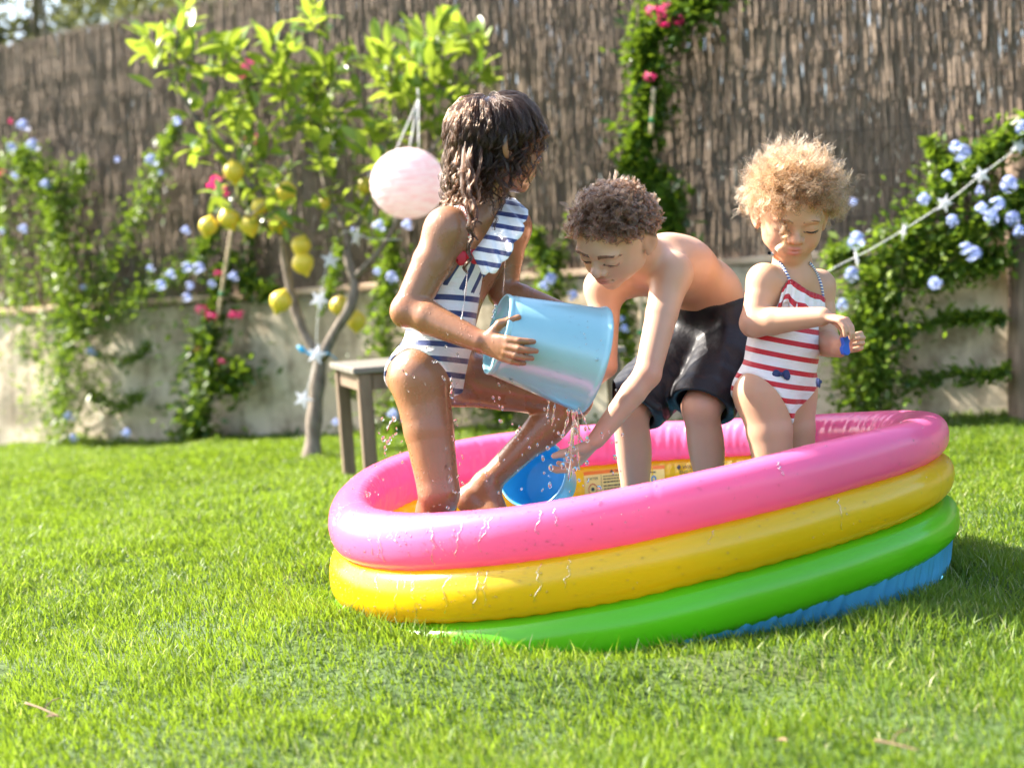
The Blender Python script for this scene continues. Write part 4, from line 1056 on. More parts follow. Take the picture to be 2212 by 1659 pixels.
cc = tJ['chest'] - tu * .01
A_, B_ = P(1708, 606, 3.30), P(1783, 640, 3.33)
top = spline(snap_ray(gt, [(1692, 622), (1706, 604), (1722, 612), (1745, 628), (1762, 634), (1776, 640), (1784, 648)], .006), nf)
ctr = cc; outv = top - ctr; outv -= np.outer(outv @ tu, tu); outv /= np.linalg.norm(outv, axis=1)[:, None]
wv = np.sin(u_ * 46) * .5 + .5
bot = top - tu * (.060 + .006 * np.sin(u_ * 23))[:, None] + outv * (.008 + .014 * wv)[:, None]
sheet('frill', top + outv * (.001 + .002 * np.sin(u_ * 90))[:, None], bot, M_SUIT2, kid, lambda V, a, b: b / 6 * 1.55 + .02)
strap(snap_ray(g, [(1708, 612), (1698, 588), (1685, 568), (1670, 552), (1662, 547)], .002), M_ROPE2, kid, .0036, .0075)
strap(snap_ray(g, [(1778, 642), (1774, 618), (1766, 596), (1755, 576), (1748, 568)], .002), M_ROPE2, kid, .0036, .0075)
bow(snap_ray(gt, [(1688, 808)], .010)[0], [.9, -.4, -.05], tu, [-.1, -.95, 0], .022, M_BOWNAVY, kid)
bow(snap_ray(gt, [(1768, 825)], .004)[0], [.3, -.9, 0], tu, [.9, -.2, 0], .018, M_BOWNAVY, kid)
M_HAIR3 = hair_mat('hair_fair_frizz', (.128, .068, .033), .34, .5)
HL3 = [.28, .26, .33, .52, .58, .66, .73, .80]
S, Rr = curls(th_, 1000, 9, rng, .047, .0066, 2.5, .00030, .00016, -.10, .0030, 1.2, HL3, .0007, .42)
S3, Rr3 = curls(th_, 260, 2, rng, .058, .0060, 3.0, .00022, .00012, .0, .004, 1.2, HL3, .0010, .42); S += S3; Rr += Rr3
S2, Rr2 = clump([np.array([P(x, y, z) for x, y, z in q]) for q in ([(1692, 395, 3.30), (1686, 430, 3.275), (1684, 470, 3.275), (1692, 505, 3.27), (1690, 528, 3.265), (1676, 540, 3.265)], [(1700, 395, 3.30), (1697, 430, 3.275), (1690, 470, 3.275), (1697, 500, 3.265), (1698, 520, 3.26)])], 60, rng, .0060, .0030, .00034, .00015, .003, .03)
hair_obj('hair', S + S2, Rr + Rr2, M_HAIR3, kid)
# ================================================================== BUCKETS, TOY, WATER
def lathe(c0, ax, prof, n=72):
    """prof: (distance along ax, radius)"""
    ax = unit(ax); R = rot_to(ax); a = np.linspace(0, 2 * np.pi, n, endpoint=False); prof = np.asarray(prof, float)
    V = np.asarray(c0) + prof[:, 0][:, None, None] * ax + prof[:, 1][:, None, None] * (np.cos(a)[None, :, None] * R[:, 0] + np.sin(a)[None, :, None] * R[:, 1])
    m = len(prof); i, j = np.meshgrid(np.arange(m - 1), np.arange(n), indexing='ij')
    F = np.stack([i * n + j, i * n + (j + 1) % n, (i + 1) * n + (j + 1) % n, (i + 1) * n + j], -1).reshape(-1, 4)
    return V.reshape(-1, 3), F
k = NT('bucket_enamel'); co = k.coord(); n1 = k.noise(co, 12, 3)
M_TUB = k.done(k.pbr(k.mix(n1, (.26, .50, .56), (.31, .55, .61)), .30, Metallic=.2, Coat_Weight=.3, Coat_Roughness=.1, Normal=k.bump(k.noise(co, 60), .05, .004)))
M_TUBIN = simple_mat('bucket_inside', (.35, .60, .66), .3, Metallic=.3)
b0, b1 = P(1074, 722, 3.085), P(1277, 778, 3.135); bax = unit(b1 - b0); bl = float(np.linalg.norm(b1 - b0))
tub = empty('large_bucket', tuple(b0)); tag(tub, 'large pale blue metal bucket tipped over and dripping water', 'bucket')
r0, r1 = .088, .119
V, F = lathe(b0, bax, [(.014, 0.0005), (.014, .04), (.013, .0835), (.004, .0845), (-.001, .0855), (-.003, .0875), (-.001, .0900), (.004, .0905), (.008, .0893), (.010, .0888)] + [(t * bl, r0 + (r1 - r0) * t) for t in np.linspace(.05, .95, 14)] + [(bl - .008, r1), (bl - .005, r1 + .0018), (bl - .001, r1 + .0040), (bl + .003, r1 + .0030), (bl + .004, r1), (bl + .001, r1 - .0025)])
mobj('shell', V, F, M_TUB, tub)
V, F = lathe(b0, bax, [(bl + .001, r1 - .0025)] + [(t * bl, r0 + (r1 - r0) * t - .003) for t in np.linspace(.95, .10, 8)] + [(.018, .0835), (.018, .0005)])
mobj('lining', V, F, M_TUBIN, tub)
R = rot_to(bax)
for sg in (1, -1):                                                     # handle ears, as a riveted plate near the mouth
    e = R[:, 0] * sg; c = b0 + bax * bl * .90 + e * (r1 * .985); m = MB(); m.tube([c - e * .004, c + e * .0025], [.0035, .0030], 8); m.obj('rivet', M_TUB, tub)
M_PLAST = simple_mat('blue_plastic', (.20, .56, .82), .3, .06, 5, Coat_Weight=.2); M_PLASTIN = simple_mat('blue_plastic_inside', (.05, .47, .82), .35, .06, 5)
n_ = unit([-.36, -.86, .36]); c0 = P(1150, 1021, 3.43); pail = empty('small_bucket', tuple(c0)); tag(pail, 'small bright blue plastic bucket held in the paddling pool', 'bucket')
V, F = lathe(c0, -n_, [(0, .0835), (-.002, .086), (0, .0885), (.006, .0880), (.008, .0855)] + [(t, .0855 - t * .14) for t in (.03, .08, .125)] + [(.130, .064), (.130, .0005)]); mobj('shell', V, F, M_PLAST, pail)
V, F = lathe(c0, -n_, [(0, .0835)] + [(t, .0825 - t * .14) for t in (.01, .05, .10, .12)] + [(.124, .062), (.124, .0005)]); mobj('lining', V, F, M_PLASTIN, pail)
# toy
M_TOY = simple_mat('toy_blue', (.01, .10, .55), .35, .1)
tc = P(1826, 748, 3.225); prof = np.array([(-.009, .020), (.006, .022), (.010, .012), (.006, .006), (.008, -.016), (.002, -.022), (-.008, -.017), (-.011, -.004), (-.006, .004)])
fr_ = unit([.25, -1, .1]); rt_ = unit(np.cross([0, 0, 1], -fr_)); rt_ = unit(np.cross(fr_, [0, 0, 1])) * -1; up_ = np.cross(rt_, fr_) * -1
up_ = np.array([0, 0, 1.0])
V = np.concatenate([tc + prof[:, :1] * np.array([1, .25, 0]) + prof[:, 1:] * up_ + fr_ * q for q in (.008, -.008)]); n = len(prof)
F4 = np.array([[a, (a + 1) % n, n + (a + 1) % n, n + a] for a in range(n)])
o = mobj('toy_figure', V, [F4, np.array([list(range(n))[::-1]]), np.array([list(range(n, 2 * n))])], M_TOY, smooth=False); o.modifiers.new('b', 'BEVEL').width = .0015
tag(o, 'small blue toy pinched between the fingers of the fair haired child', 'toy')

# ---- water in the air and on the surfaces
k = NT('water'); M_WATER = k.done(k.pbr((1, 1, 1), 0.0, Transmission_Weight=1.0, IOR=1.33, Specular_IOR_Level=.6))
k = NT('water_film'); lw = k.n('Fresnel', IOR=1.5); gl = k.n('BsdfGlossy', Roughness=.04, Color=(1, 1, 1)); tr = k.n('BsdfTransparent', Color=(.97, .97, .97))
M_FILM = k.done(k.mixs(k.math('MINIMUM', k.math('MULTIPLY', lw.outputs[0], 1.6), .8), tr.outputs[0], gl.outputs[0]))
bm = bmesh.new(); bmesh.ops.create_icosphere(bm, subdivisions=2, radius=1); bm.verts.ensure_lookup_table()
ICO_V = np.array([v.co[:] for v in bm.verts]); ICO_F = np.array([[v.index for v in f.verts] for f in bm.faces]); bm.free()
bm = bmesh.new(); bmesh.ops.create_icosphere(bm, subdivisions=1, radius=1)
ICO1_V = np.array([v.co[:] for v in bm.verts]); ICO1_F = np.array([[v.index for v in f.verts] for f in bm.faces]); bm.free()
rw = np.random.default_rng(77)
spray = MB()
def drop(p, r, el=1.3, tilt=0.0):
    V = ICO_V * r * (1 + .15 * rw.normal(size=3)); V[:, 2] *= el; V[:, 0] += V[:, 2] * tilt; spray.add(V + p, ICO_F)
def drops(n, x0, x1, y0, y1, d0, d1, r0=.0016, r1=.0042, el=1.35):
    for _ in range(n): drop(P(x0 + (x1 - x0) * rw.random(), y0 + (y1 - y0) * rw.random(), d0 + (d1 - d0) * rw.random()), r0 + (r1 - r0) * rw.random() ** 2, 1 + el * rw.random() * .6, .3 * rw.normal())
drops(26, 1175, 1255, 905, 1050, 3.08, 3.20, .0018, .0052); drops(24, 1225, 1345, 925, 1080, 3.05, 3.2, .0016, .0045); drops(20, 1050, 1200, 880, 1090, 3.05, 3.15)
drops(16, 865, 990, 705, 860, 3.02, 3.06); drops(22, 960, 1000, 860, 1050, 3.1, 3.16); drops(14, 800, 870, 880, 1010, 3.05, 3.15); drops(30, 760, 1000, 1000, 1110, 3.0, 3.1, .0014, .0032); drops(14, 1060, 1120, 800, 950, 3.05, 3.1)
drop(P(960, 382, 3.19), .0042, 1.5)
for x, y, r in ((1242, 930, .005), (1216, 1006, .006), (1183, 968, .004), (1268, 950, .005), (1190, 1010, .0055), (976, 852, .0055), (851, 905, .0045), (838, 955, .005), (832, 968, .004), (828, 948, .0045), (826, 905, .004)): drop(P(x, y, 3.07), r, 1.4)
def stream(pts, r, n=24):
    c = spline(pts, n); rr = r * (.55 + .45 * np.sin(np.linspace(0, 14, n) + rw.random() * 6)); rr[-1] *= .3; spray.tube(c, np.abs(rr) + r * .2, 7)
stream([P(1242, 886, 3.06), P(1240, 915, 3.06), P(1232, 960, 3.07), P(1222, 985, 3.07)], .0040)
stream([P(1228, 882, 3.06), P(1226, 905, 3.06), P(1216, 940, 3.06)], .0034); stream([P(1250, 880, 3.06), P(1262, 905, 3.06), P(1275, 930, 3.06)], .0024)
stream([P(1186, 865, 3.05), P(1184, 885, 3.05), P(1182, 903, 3.05)], .0024); stream([P(1199, 870, 3.05), P(1196, 895, 3.05), P(1192, 920, 3.05)], .0024)
stream([P(1238, 888, 3.06), P(1238, 930, 3.065), P(1234, 985, 3.075), P(1230, 1040, 3.08)], .0034, 30); stream([P(1246, 884, 3.06), P(1250, 925, 3.07), P(1248, 975, 3.08), P(1252, 1015, 3.09)], .0026, 30)
stream([P(1236, 884, 3.06), P(1248, 930, 3.07), P(1258, 955, 3.08)], .003); stream([P(1010, 585, 3.085), P(1006, 625, 3.07), P(1001, 665, 3.06), P(996, 700, 3.05), P(993, 730, 3.05)], .0016, 40)
stream([P(853, 902, 3.07), P(842, 915, 3.06), P(836, 930, 3.06)], .0022); stream([P(975, 815, 3.1), P(975, 832, 3.1), P(976, 850, 3.1)], .0028)
stream([P(1092, 528, 3.10), P(1090, 580, 3.09), P(1086, 640, 3.08)], .0010, 40); stream([P(1071, 660, 3.07), P(1067, 675, 3.06), P(1064, 690, 3.05)], .0035)
o = spray.obj('falling_water', M_WATER); tag(o, 'clear drops and trickles of water falling from the tipped bucket', 'water', kind='stuff')
# beads and rivulets on the two upper rings
bead = MB(); front = []
def ring_normal(r, t, p):
    e = 1e-3; a = ring_pt(r, np.array([t]), np.array([p]))[0]; u = ring_pt(r, np.array([t + e]), np.array([p]))[0] - a; v = ring_pt(r, np.array([t]), np.array([p + e]))[0] - a
    n = unit(np.cross(u, v)); c = pool_pt(np.array([t]), np.array([RINGS[r][1]]), RINGS[r][2])[0]
    return a, n * (1 if n @ (a - c) > 0 else -1)
for _ in range(2600):
    r = 0 if rw.random() < .72 else 1; t = rw.choice([rw.normal(4.05, .42), rw.normal(3.4, .55), rw.uniform(0, 6.28)], p=[.5, .3, .2]); p = rw.uniform(-.4, 2.9) if r == 0 else rw.uniform(-.6, 1.0)
    a, n = ring_normal(r, t, p); s_ = .0008 + .0022 * rw.random() ** 2.5; Rm = rot_to(n, rw.random() * 6)
    bead.add(a + (ICO1_V * np.array([s_ * (1 + .4 * rw.random()), s_, s_ * .55])) @ Rm.T, ICO1_F)
for _ in range(30):
    r = 0 if rw.random() < .6 else 1; t = rw.normal(4.05, .38); p = np.linspace(.9, .9 - rw.uniform(.5, 1.5), 26)
    tt = t + np.cumsum(rw.normal(0, .0030, 26)); w_ = .0008 + .0010 * rw.random()
    pts = np.array([ring_normal(r, a, b)[0] for a, b in zip(tt, p)]); bead.tube(pts, w_ * (.5 + .6 * np.abs(np.sin(np.linspace(0, 8, 26) + rw.random() * 6))), 6)
o = bead.obj('water_beads', M_FILM, pool); o['kind'] = 'stuff'
tb = MB()
for _ in range(260):
    t = rw.random(); a = rw.random() * 6.28; s_ = .0008 + .0018 * rw.random() ** 2.2; rr = r0 + (r1 - r0) * t; n = R[:, 0] * math.cos(a) + R[:, 1] * math.sin(a)
    tb.add(b0 + bax * bl * (.05 + .9 * t) + n * rr + (ICO1_V * np.array([s_, s_, s_ * .5])) @ rot_to(n).T, ICO1_F)
o = tb.obj('water_beads', M_FILM, tub); o['kind'] = 'stuff'

# ---- wooden bench behind the pool
k = NT('weathered_wood'); co = k.coord(); n1 = k.noise(k.mapped(co, (1, 1, .12)), 45, 4)
M_WOOD = k.done(k.pbr(k.ramp(n1, [(.3, (.12, .080, .050)), (.6, (.20, .138, .090)), (.8, (.26, .19, .13))]), .7, Normal=k.bump(n1, .3, .006)))
M_WOODTOP = simple_mat('grey_wood_top', (.17, .15, .125), .6, .2, 14, .2)
BZ = .47; A_ = G(762, 796, BZ); C_ = G(1352, 748, BZ); lx = unit((C_ - A_) * [1, 1, 0]); bl_ = float(np.linalg.norm(C_ - A_)); ly = np.array([-lx[1], lx[0], 0.0])
bw = .62; Rb = np.stack([lx, ly, [0, 0, 1]], 1)
bench = empty('garden_table', tuple((A_ + C_) / 2 * [1, 1, 0] + ly * bw / 2)); tag(bench, 'plain low wooden garden table standing on the lawn behind the pool', 'table')
bc = A_ + lx * bl_ / 2 + ly * bw / 2
for q in range(5):
    V, F = box(bc + ly * (q - 2) * bw / 5 - [0, 0, .012], (bl_, bw / 5 - .006, .024), Rb, .003); mobj('plank', V, F, M_WOODTOP, bench, smooth=False)
for sx in (-1, 1):
    for sy in (-1, 1):
        V, F = box(bc + lx * sx * (bl_ / 2 - .045) + ly * sy * (bw / 2 - .035) - [0, 0, (BZ) / 2 + .012], (.052, .046, BZ - .024), Rb, .004); mobj('leg', V, F, M_WOOD, bench, smooth=False)
    V, F = box(bc + lx * sx * (bl_ / 2 - .045) - [0, 0, .062], (.026, bw - .12, .066), Rb, .003); mobj('apron', V, F, M_WOOD, bench, smooth=False)
for sy in (-1, 1):
    V, F = box(bc + ly * sy * (bw / 2 - .035) - [0, 0, .058], (bl_ - .145, .024, .060), Rb, .003); mobj('apron', V, F, M_WOOD, bench, smooth=False)
# ================================================================== PLANTS
rp = np.random.default_rng(99)
def leaf_shape(n=5, width=.42, fold=.25, curl=.25):
    """leaf along +X of length 1, folded along the midrib; returns V, F(quads)"""
    t = np.linspace(0, 1, n); w = width * np.sin(np.pi * np.clip(t * .96 + .02, 0, 1)) ** .8 * .5; z = -curl * t**2
    V = np.concatenate([np.stack([t, w, z + fold * w], -1), np.stack([t, 0 * t, z], -1), np.stack([t, -w, z + fold * w], -1)])
    F = [[a, a + 1, n + a + 1, n + a] for a in range(n - 1)] + [[n + a, n + a + 1, 2 * n + a + 1, 2 * n + a] for a in range(n - 1)]
    return V, np.array(F)
LEAF4 = (np.array([[0, 0, 0], [.45, .24, .06], [1, 0, -.06], [.45, -.24, .06]]), np.array([[0, 1, 2], [0, 2, 3]]))
def orient(d, up=None):
    """(k,3) directions -> (k,3,3) matrices whose first column is d"""
    d = d / (np.linalg.norm(d, axis=1)[:, None] + 1e-9); up = rp.normal(size=d.shape) * .5 + np.array([0, 0, 1.0]) if up is None else up
    y = np.cross(up, d); y /= np.linalg.norm(y, axis=1)[:, None] + 1e-9; return np.stack([d, y, np.cross(d, y)], -1)
def leaves_mesh(mb, pos, d, size, var, shape=LEAF4, up=None):
    M = orient(d, up); LV, LF = shape; V = pos[:, None] + size[:, None, None] * np.einsum('kij,vj->kvi', M, LV)
    n = len(LV); F = (np.arange(len(pos))[:, None, None] * n + LF[None]).reshape(-1, LF.shape[1]); mb.add(V.reshape(-1, 3), F, np.repeat(var, n))
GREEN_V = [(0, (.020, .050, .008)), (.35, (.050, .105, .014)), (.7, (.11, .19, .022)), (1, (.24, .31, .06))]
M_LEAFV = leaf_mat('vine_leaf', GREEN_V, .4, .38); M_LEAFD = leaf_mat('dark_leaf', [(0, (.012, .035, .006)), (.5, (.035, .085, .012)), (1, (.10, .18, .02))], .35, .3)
M_STEM = simple_mat('stem', (.12, .09, .05), .8); M_CANE = simple_mat('cane', (.55, .42, .27), .6, .15, 20); M_TIE = simple_mat('tie_green', (.02, .25, .10), .5)
def petal_mat(name, c, tr=.35):
    k = NT(name); oi = k.n('ObjectInfo'); cc = k.mix(oi.outputs['Random'], tuple(x * .8 for x in c), tuple(min(1, x * 1.15) for x in c)); return k.done(k.mixs(tr, k.pbr(cc, .6), k.translucent(cc)))
M_BLUE = petal_mat('plumbago_petal', (.46, .54, .90)); M_PINK = petal_mat('bougainvillea_bract', (.72, .03, .20))
def flower_mesh(name, n, mat, petals=5, size=.36, seed=1):
    r = np.random.default_rng(seed); m = MB()
    for _ in range(n):
        v = r.normal(size=3); v = unit(v + np.array([0, -.5, .35])); c = v * (.55 + .45 * r.random()); R = rot_to(v, r.random() * 6)
        for q in range(petals):
            a = q * 6.283 / petals; e1 = R[:, 0] * math.cos(a) + R[:, 1] * math.sin(a); e2 = R[:, 1] * math.cos(a) - R[:, 0] * math.sin(a)
            m.add(np.array([c, c + e1 * size * .6 + e2 * size * .32 + v * .05, c + e1 * size, c + e1 * size * .6 - e2 * size * .32 + v * .05]), np.array([[0, 1, 2, 3]]))
    V = np.concatenate(m.V); me = mesh_data(name, V, [np.concatenate(f) for f in m.F.values()]); me.materials.append(mat); return me
FB = [flower_mesh('flower_cluster', 16, M_BLUE, 5, .46, s_) for s_ in range(3)]; FP = [flower_mesh('flower', 7, M_PINK, 3, .75, s_ + 9) for s_ in range(3)]
def flower(parent, p, r, meshes, name):
    o = bpy.data.objects.new(name, meshes[rp.integers(len(meshes))]); link(o, parent); o.location = p - origin(parent); o.scale = (r, r, r * .85); o.rotation_euler = (0, 0, rp.random() * .8 - .4); return o
def plant(name, label, cat, base_px, paths, flowers, leaf, mat, off=.12, pink=(), canes=(), group=None, dark=0.0):
    """paths: list of (pixel polyline with half widths [(x, y, w)...], leaf count); all near the wall plane"""
    root = empty(name, tuple(WP(base_px[0], base_px[1], off) * [1, 1, 0])); tag(root, label, cat, group)
    fol, st = MB(), MB()
    for pts, n in paths:
        n = int(n * 2.3)
        pts = np.asarray(pts, float); c = spline(pts, 80); px = FPX / WP(c[40, 0], c[40, 1], off)[1]
        i = rp.integers(0, 80, n); ang = rp.random(n) * 6.28; rad = np.abs(rp.normal(0, .55, n)); lump = .55 + .9 * vnoise(c[i, 1] / 23 + 7, ang * 1.2, int(rp.integers(1000)))
        x = c[i, 0] + np.cos(ang) * rad * c[i, 2] * lump; y = c[i, 1] + np.sin(ang) * rad * c[i, 2] * lump
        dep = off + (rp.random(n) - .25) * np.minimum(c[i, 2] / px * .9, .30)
        p = np.array([WP(a, b, max(dd, .015)) for a, b, dd in zip(x, y, dep)]); p[:, 2] = np.maximum(p[:, 2], gz(p[:, 0], p[:, 1]) + .01)
        d = rp.normal(size=(n, 3)) + WN * .8 + np.array([-.35, 0, .25])
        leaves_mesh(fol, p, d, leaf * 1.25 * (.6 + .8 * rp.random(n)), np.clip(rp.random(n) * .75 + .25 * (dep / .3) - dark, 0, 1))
        for s_ in range(3):
            jj = np.linspace(0, 79, 14).astype(int); w = rp.normal(0, .3, (14, 1)) * c[jj, 2:3]; q = np.array([WP(c[a, 0] + b[0], c[a, 1] + b[0] * .3, off * .8) for a, b in zip(jj, w)]); q[:, 2] = np.maximum(q[:, 2], gz(q[:, 0], q[:, 1])); st.tube(spline(q, 30), .0045 - .001 * s_, 5)
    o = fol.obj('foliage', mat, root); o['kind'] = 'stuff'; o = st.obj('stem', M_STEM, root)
    for x, y, r in flowers: flower(root, WP(x, y, off + .14), r * .74, FB, 'flower_cluster')
    for x, y, r in pink: flower(root, WP(x, y, off + .12), r, FP, 'flower')
    for a, b in canes:
        m = MB(); q = np.array([WP(*a, off + .10), WP(*b, off + .10)]); m.tube(spline(q, 8), [.011] * 8, 8); o = m.obj('cane', M_CANE, root)
        m = MB(); c = q[0] * .3 + q[1] * .7; dd = unit(q[1] - q[0]); m.tube([c - dd * .012, c + dd * .012], [.015, .015], 8); m.obj('tie', M_TIE, o)
    return root
plant('plumbago_shrub', 'sprawling blue flowered shrub climbing the wall at the far left', 'shrub', (130, 950),
      [([(40, 330, 35), (110, 420, 65), (130, 560, 80), (150, 690, 100), (140, 800, 105), (130, 945, 95)], 2400), ([(150, 690, 60), (230, 600, 50), (290, 480, 44), (345, 360, 32), (385, 270, 14)], 600), ([(160, 730, 60), (300, 640, 60), (420, 570, 34), (470, 490, 12)], 620), ([(0, 350, 30), (10, 480, 40), (40, 620, 45), (60, 760, 50)], 420), ([(190, 840, 40), (250, 880, 32), (310, 850, 14)], 170), ([(200, 760, 40), (280, 780, 22), (330, 740, 10)], 110), ([(120, 480, 40), (170, 400, 30), (185, 350, 14)], 160)],
      [(50, 272, .058), (71, 314, .062), (23, 320, .050), (31, 381, .032), (99, 399, .050), (327, 347, .056), (252, 345, .026), (345, 374, .026), (381, 263, .040), (402, 498, .040), (51, 495, .048), (198, 759, .050), (149, 900, .056), (158, 947, .046), (274, 935, .046), (403, 578, .050), (428, 580, .054), (370, 593, .046), (347, 617, .050), (409, 618, .040), (403, 643, .044), (457, 614, .036), (325, 580, .034), (180, 621, .028), (3, 500, .03)],
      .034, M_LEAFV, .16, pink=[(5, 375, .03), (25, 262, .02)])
plant('bougainvillea', 'small pink flowered climber tied to a cane left of the lemon tree', 'shrub', (430, 945),
      [([(500, 560, 22), (470, 660, 40), (440, 760, 62), (455, 830, 80), (420, 910, 55), (430, 940, 40)], 760), ([(480, 840, 40), (530, 810, 40)], 150), ([(500, 590, 30), (560, 620, 30), (600, 640, 16)], 130)],
      [(505, 598, .045)], .050, M_LEAFD, .14, pink=[(436, 668, .035), (458, 682, .035), (505, 680, .032), (522, 680, .032), (470, 590, .02), (430, 755, .025), (480, 780, .025)], canes=[((503, 480), (468, 700))])
plant('bougainvillea', 'thin red flowered climber on the fence behind the lemon tree', 'shrub', (560, 640),
      [([(545, 640, 16), (545, 500, 16), (540, 380, 18), (545, 260, 20), (535, 160, 14)], 230)], [], .042, M_LEAFD, .08, pink=[(515, 150, .055), (540, 145, .055), (530, 262, .05), (478, 398, .075), (545, 300, .04)])
plant('bougainvillea', 'tall green climber with a few pink flowers on the brushwood fence', 'shrub', (1430, 800),
      [([(1440, 700, 30), (1450, 560, 40), (1435, 470, 52), (1395, 400, 44), (1375, 330, 42), (1410, 260, 50), (1405, 180, 52), (1390, 110, 50), (1430, 60, 62), (1500, 20, 55), (1570, -30, 40)], 1700), ([(1440, 480, 40), (1455, 420, 36)], 120)],
      [], .052, M_LEAFD, .16, pink=[(1412, 24, .036), (1440, 20, .036), (1437, 44, .034), (1466, 42, .030), (1404, 166, .028)], canes=[((1412, 190), (1406, 290))], dark=-.08)
plant('plumbago_shrub', 'large blue flowered shrub spilling over the wall at the right', 'shrub', (1880, 900),
      [([(1880, 890, 90), (1880, 790, 100), (1885, 690, 95), (1900, 610, 80)], 1900), ([(1890, 600, 70), (1970, 500, 62), (2060, 400, 56), (2140, 340, 50), (2230, 270, 40)], 1200), ([(1960, 540, 60), (2070, 520, 62), (2150, 470, 60), (2220, 420, 55)], 900), ([(1960, 600, 50), (2080, 580, 45), (2180, 560, 36)], 420), ([(1800, 560, 30), (1850, 540, 40)], 160), ([(1950, 720, 40), (2050, 690, 16), (2120, 685, 15), (2175, 690, 12)], 190), ([(1950, 840, 40), (2050, 810, 18), (2120, 815, 14), (2180, 800, 12)], 190), ([(2010, 310, 14), (2060, 370, 26)], 90)],
      [(2075, 332, .062), (2062, 318, .04), (2047, 380, .035), (1996, 431, .046), (2177, 399, .056), (2152, 443, .052), (2186, 473, .050), (2084, 538, .046), (2100, 550, .056), (2019, 613, .048), (1847, 520, .060), (1838, 594, .052), (1817, 659, .044), (2121, 450, .042), (2056, 478, .042), (2207, 276, .046), (2140, 470, .05), (2200, 500, .04), (2115, 412, .03), (1842, 437, .03)],
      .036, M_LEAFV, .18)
plant('plumbago_shrub', 'leafy blue flowered shrub on the wall behind the low table', 'shrub', (1180, 880),
      [([(1150, 500, 10), (1180, 560, 26), (1195, 640, 48), (1180, 740, 60), (1200, 860, 50)], 620), ([(1240, 460, 8), (1215, 540, 16), (1195, 610, 26)], 90), ([(1350, 640, 30), (1350, 720, 45), (1370, 820, 40)], 330)],
      [(1133, 500, .046), (1190, 602, .05), (1175, 618, .04), (1235, 640, .045), (1340, 690, .03), (1350, 710, .035)], .034, M_LEAFV, .14, canes=[((1384, 620), (1386, 760))])
plant('plumbago_shrub', 'low leafy shrub with blue flowers right of the lemon tree trunk', 'shrub', (850, 930),
      [([(830, 480, 26), (850, 560, 36), (840, 640, 40), (830, 740, 50), (860, 850, 60), (850, 930, 50)], 760), ([(740, 540, 18), (720, 620, 26), (700, 660, 14)], 150), ([(760, 850, 30), (740, 800, 20)], 110), ([(960, 830, 60), (1050, 860, 60), (1100, 890, 40)], 420)],
      [(820, 488, .052), (880, 486, .045), (845, 600, .050), (815, 587, .036), (850, 895, .050), (725, 912, .036), (765, 500, .03)], .036, M_LEAFV, .16)
wd = MB(); n = 420; t_ = rp.random(n) * 5.2 + .6; hh = rp.random(n)
p = WA + np.outer(t_, WD) + np.outer(.04 + .12 * rp.random(n), WN); p[:, 2] = gz(p[:, 0], p[:, 1]) + .01 + .09 * hh * vnoise(t_ * 2.2, t_ * 0, 5)
leaves_mesh(wd, p, rp.normal(size=(n, 3)) + [0, -.4, .6], .045 * (.6 + .8 * rp.random(n)), rp.random(n) * .5)
o = wd.obj('weeds', M_LEAFD); tag(o, 'low dark weeds growing along the foot of the wall', 'weeds', kind='stuff')

# ---------------------------------------------------------------- lemon tree
k = NT('bark'); co = k.coord(); n1 = k.noise(k.mapped(co, (1, 1, .3)), 40, 5)
M_BARK = k.done(k.pbr(k.ramp(n1, [(.3, (.10, .075, .055)), (.7, (.26, .21, .165))]), .85, Normal=k.bump(n1, .5, .01)))
LSTOPS = [(0, (.030, .080, .008)), (.35, (.075, .165, .012)), (.7, (.17, .29, .02)), (1, (.30, .40, .05))]
M_LEMLEAF = leafobj_mat('lemon_leaf', LSTOPS, .30, .45, (.42, .50, .05)); M_LEMLEAF2 = leaf_mat('lemon_leaf_mass', LSTOPS, .30, .45, (.42, .50, .05))
TB = GT(674, 988); TD = float(TB @ _fw - CAM_P @ _fw)
tree = empty('lemon_tree', tuple(TB)); tag(tree, 'young lemon tree with yellow fruit and a forked trunk', 'tree')
def TP(x, y, dz=0.0): return P(x, y, TD + dz)
limbs = {'t': ([(674, 995, 0), (678, 920, 0), (684, 850, 0), (692, 770, 0)], .042, .036),
 'a': ([(690, 775, 0), (655, 715, .02), (630, 640, .05), (617, 560, .05), (612, 500, .03)], .028, .022), 'b': ([(694, 775, 0), (722, 720, -.04), (758, 660, -.08), (765, 610, -.08), (752, 560, -.06), (748, 500, -.02)], .030, .020),
 'a1': ([(612, 505, .03), (570, 440, -.06), (500, 350, -.12), (430, 270, -.14), (385, 180, -.12), (380, 60, -.1)], .018, .006), 'a2': ([(613, 500, .03), (640, 420, .1), (625, 330, .14), (610, 220, .12), (600, 110, .1)], .017, .006), 'a3': ([(570, 440, -.06), (540, 350, 0), (500, 240, .04), (478, 130, .06)], .012, .005), 'a4': ([(430, 270, -.14), (380, 190, -.2), (335, 110, -.22)], .008, .004),
 'a5': ([(612, 510, .03), (540, 470, -.15), (480, 440, -.2)], .010, .004), 'b1': ([(765, 600, -.08), (825, 535, -.15), (870, 450, -.2), (890, 340, -.18), (905, 220, -.15), (930, 110, -.1)], .017, .006), 'b2': ([(748, 505, -.02), (705, 410, .1), (690, 310, .14), (680, 180, .1), (690, 60, .05), (690, 0, .05)], .016, .005), 'b3': ([(752, 540, -.04), (790, 440, .06), (830, 330, .1), (860, 220, .1)], .014, .005), 'b4': ([(880, 380, -.18), (950, 300, -.1), (1000, 200, -.05), (1030, 130, 0)], .010, .004), 'b5': ([(620, 410, .1), (680, 440, .1), (760, 470, .1)], .012, .006)}
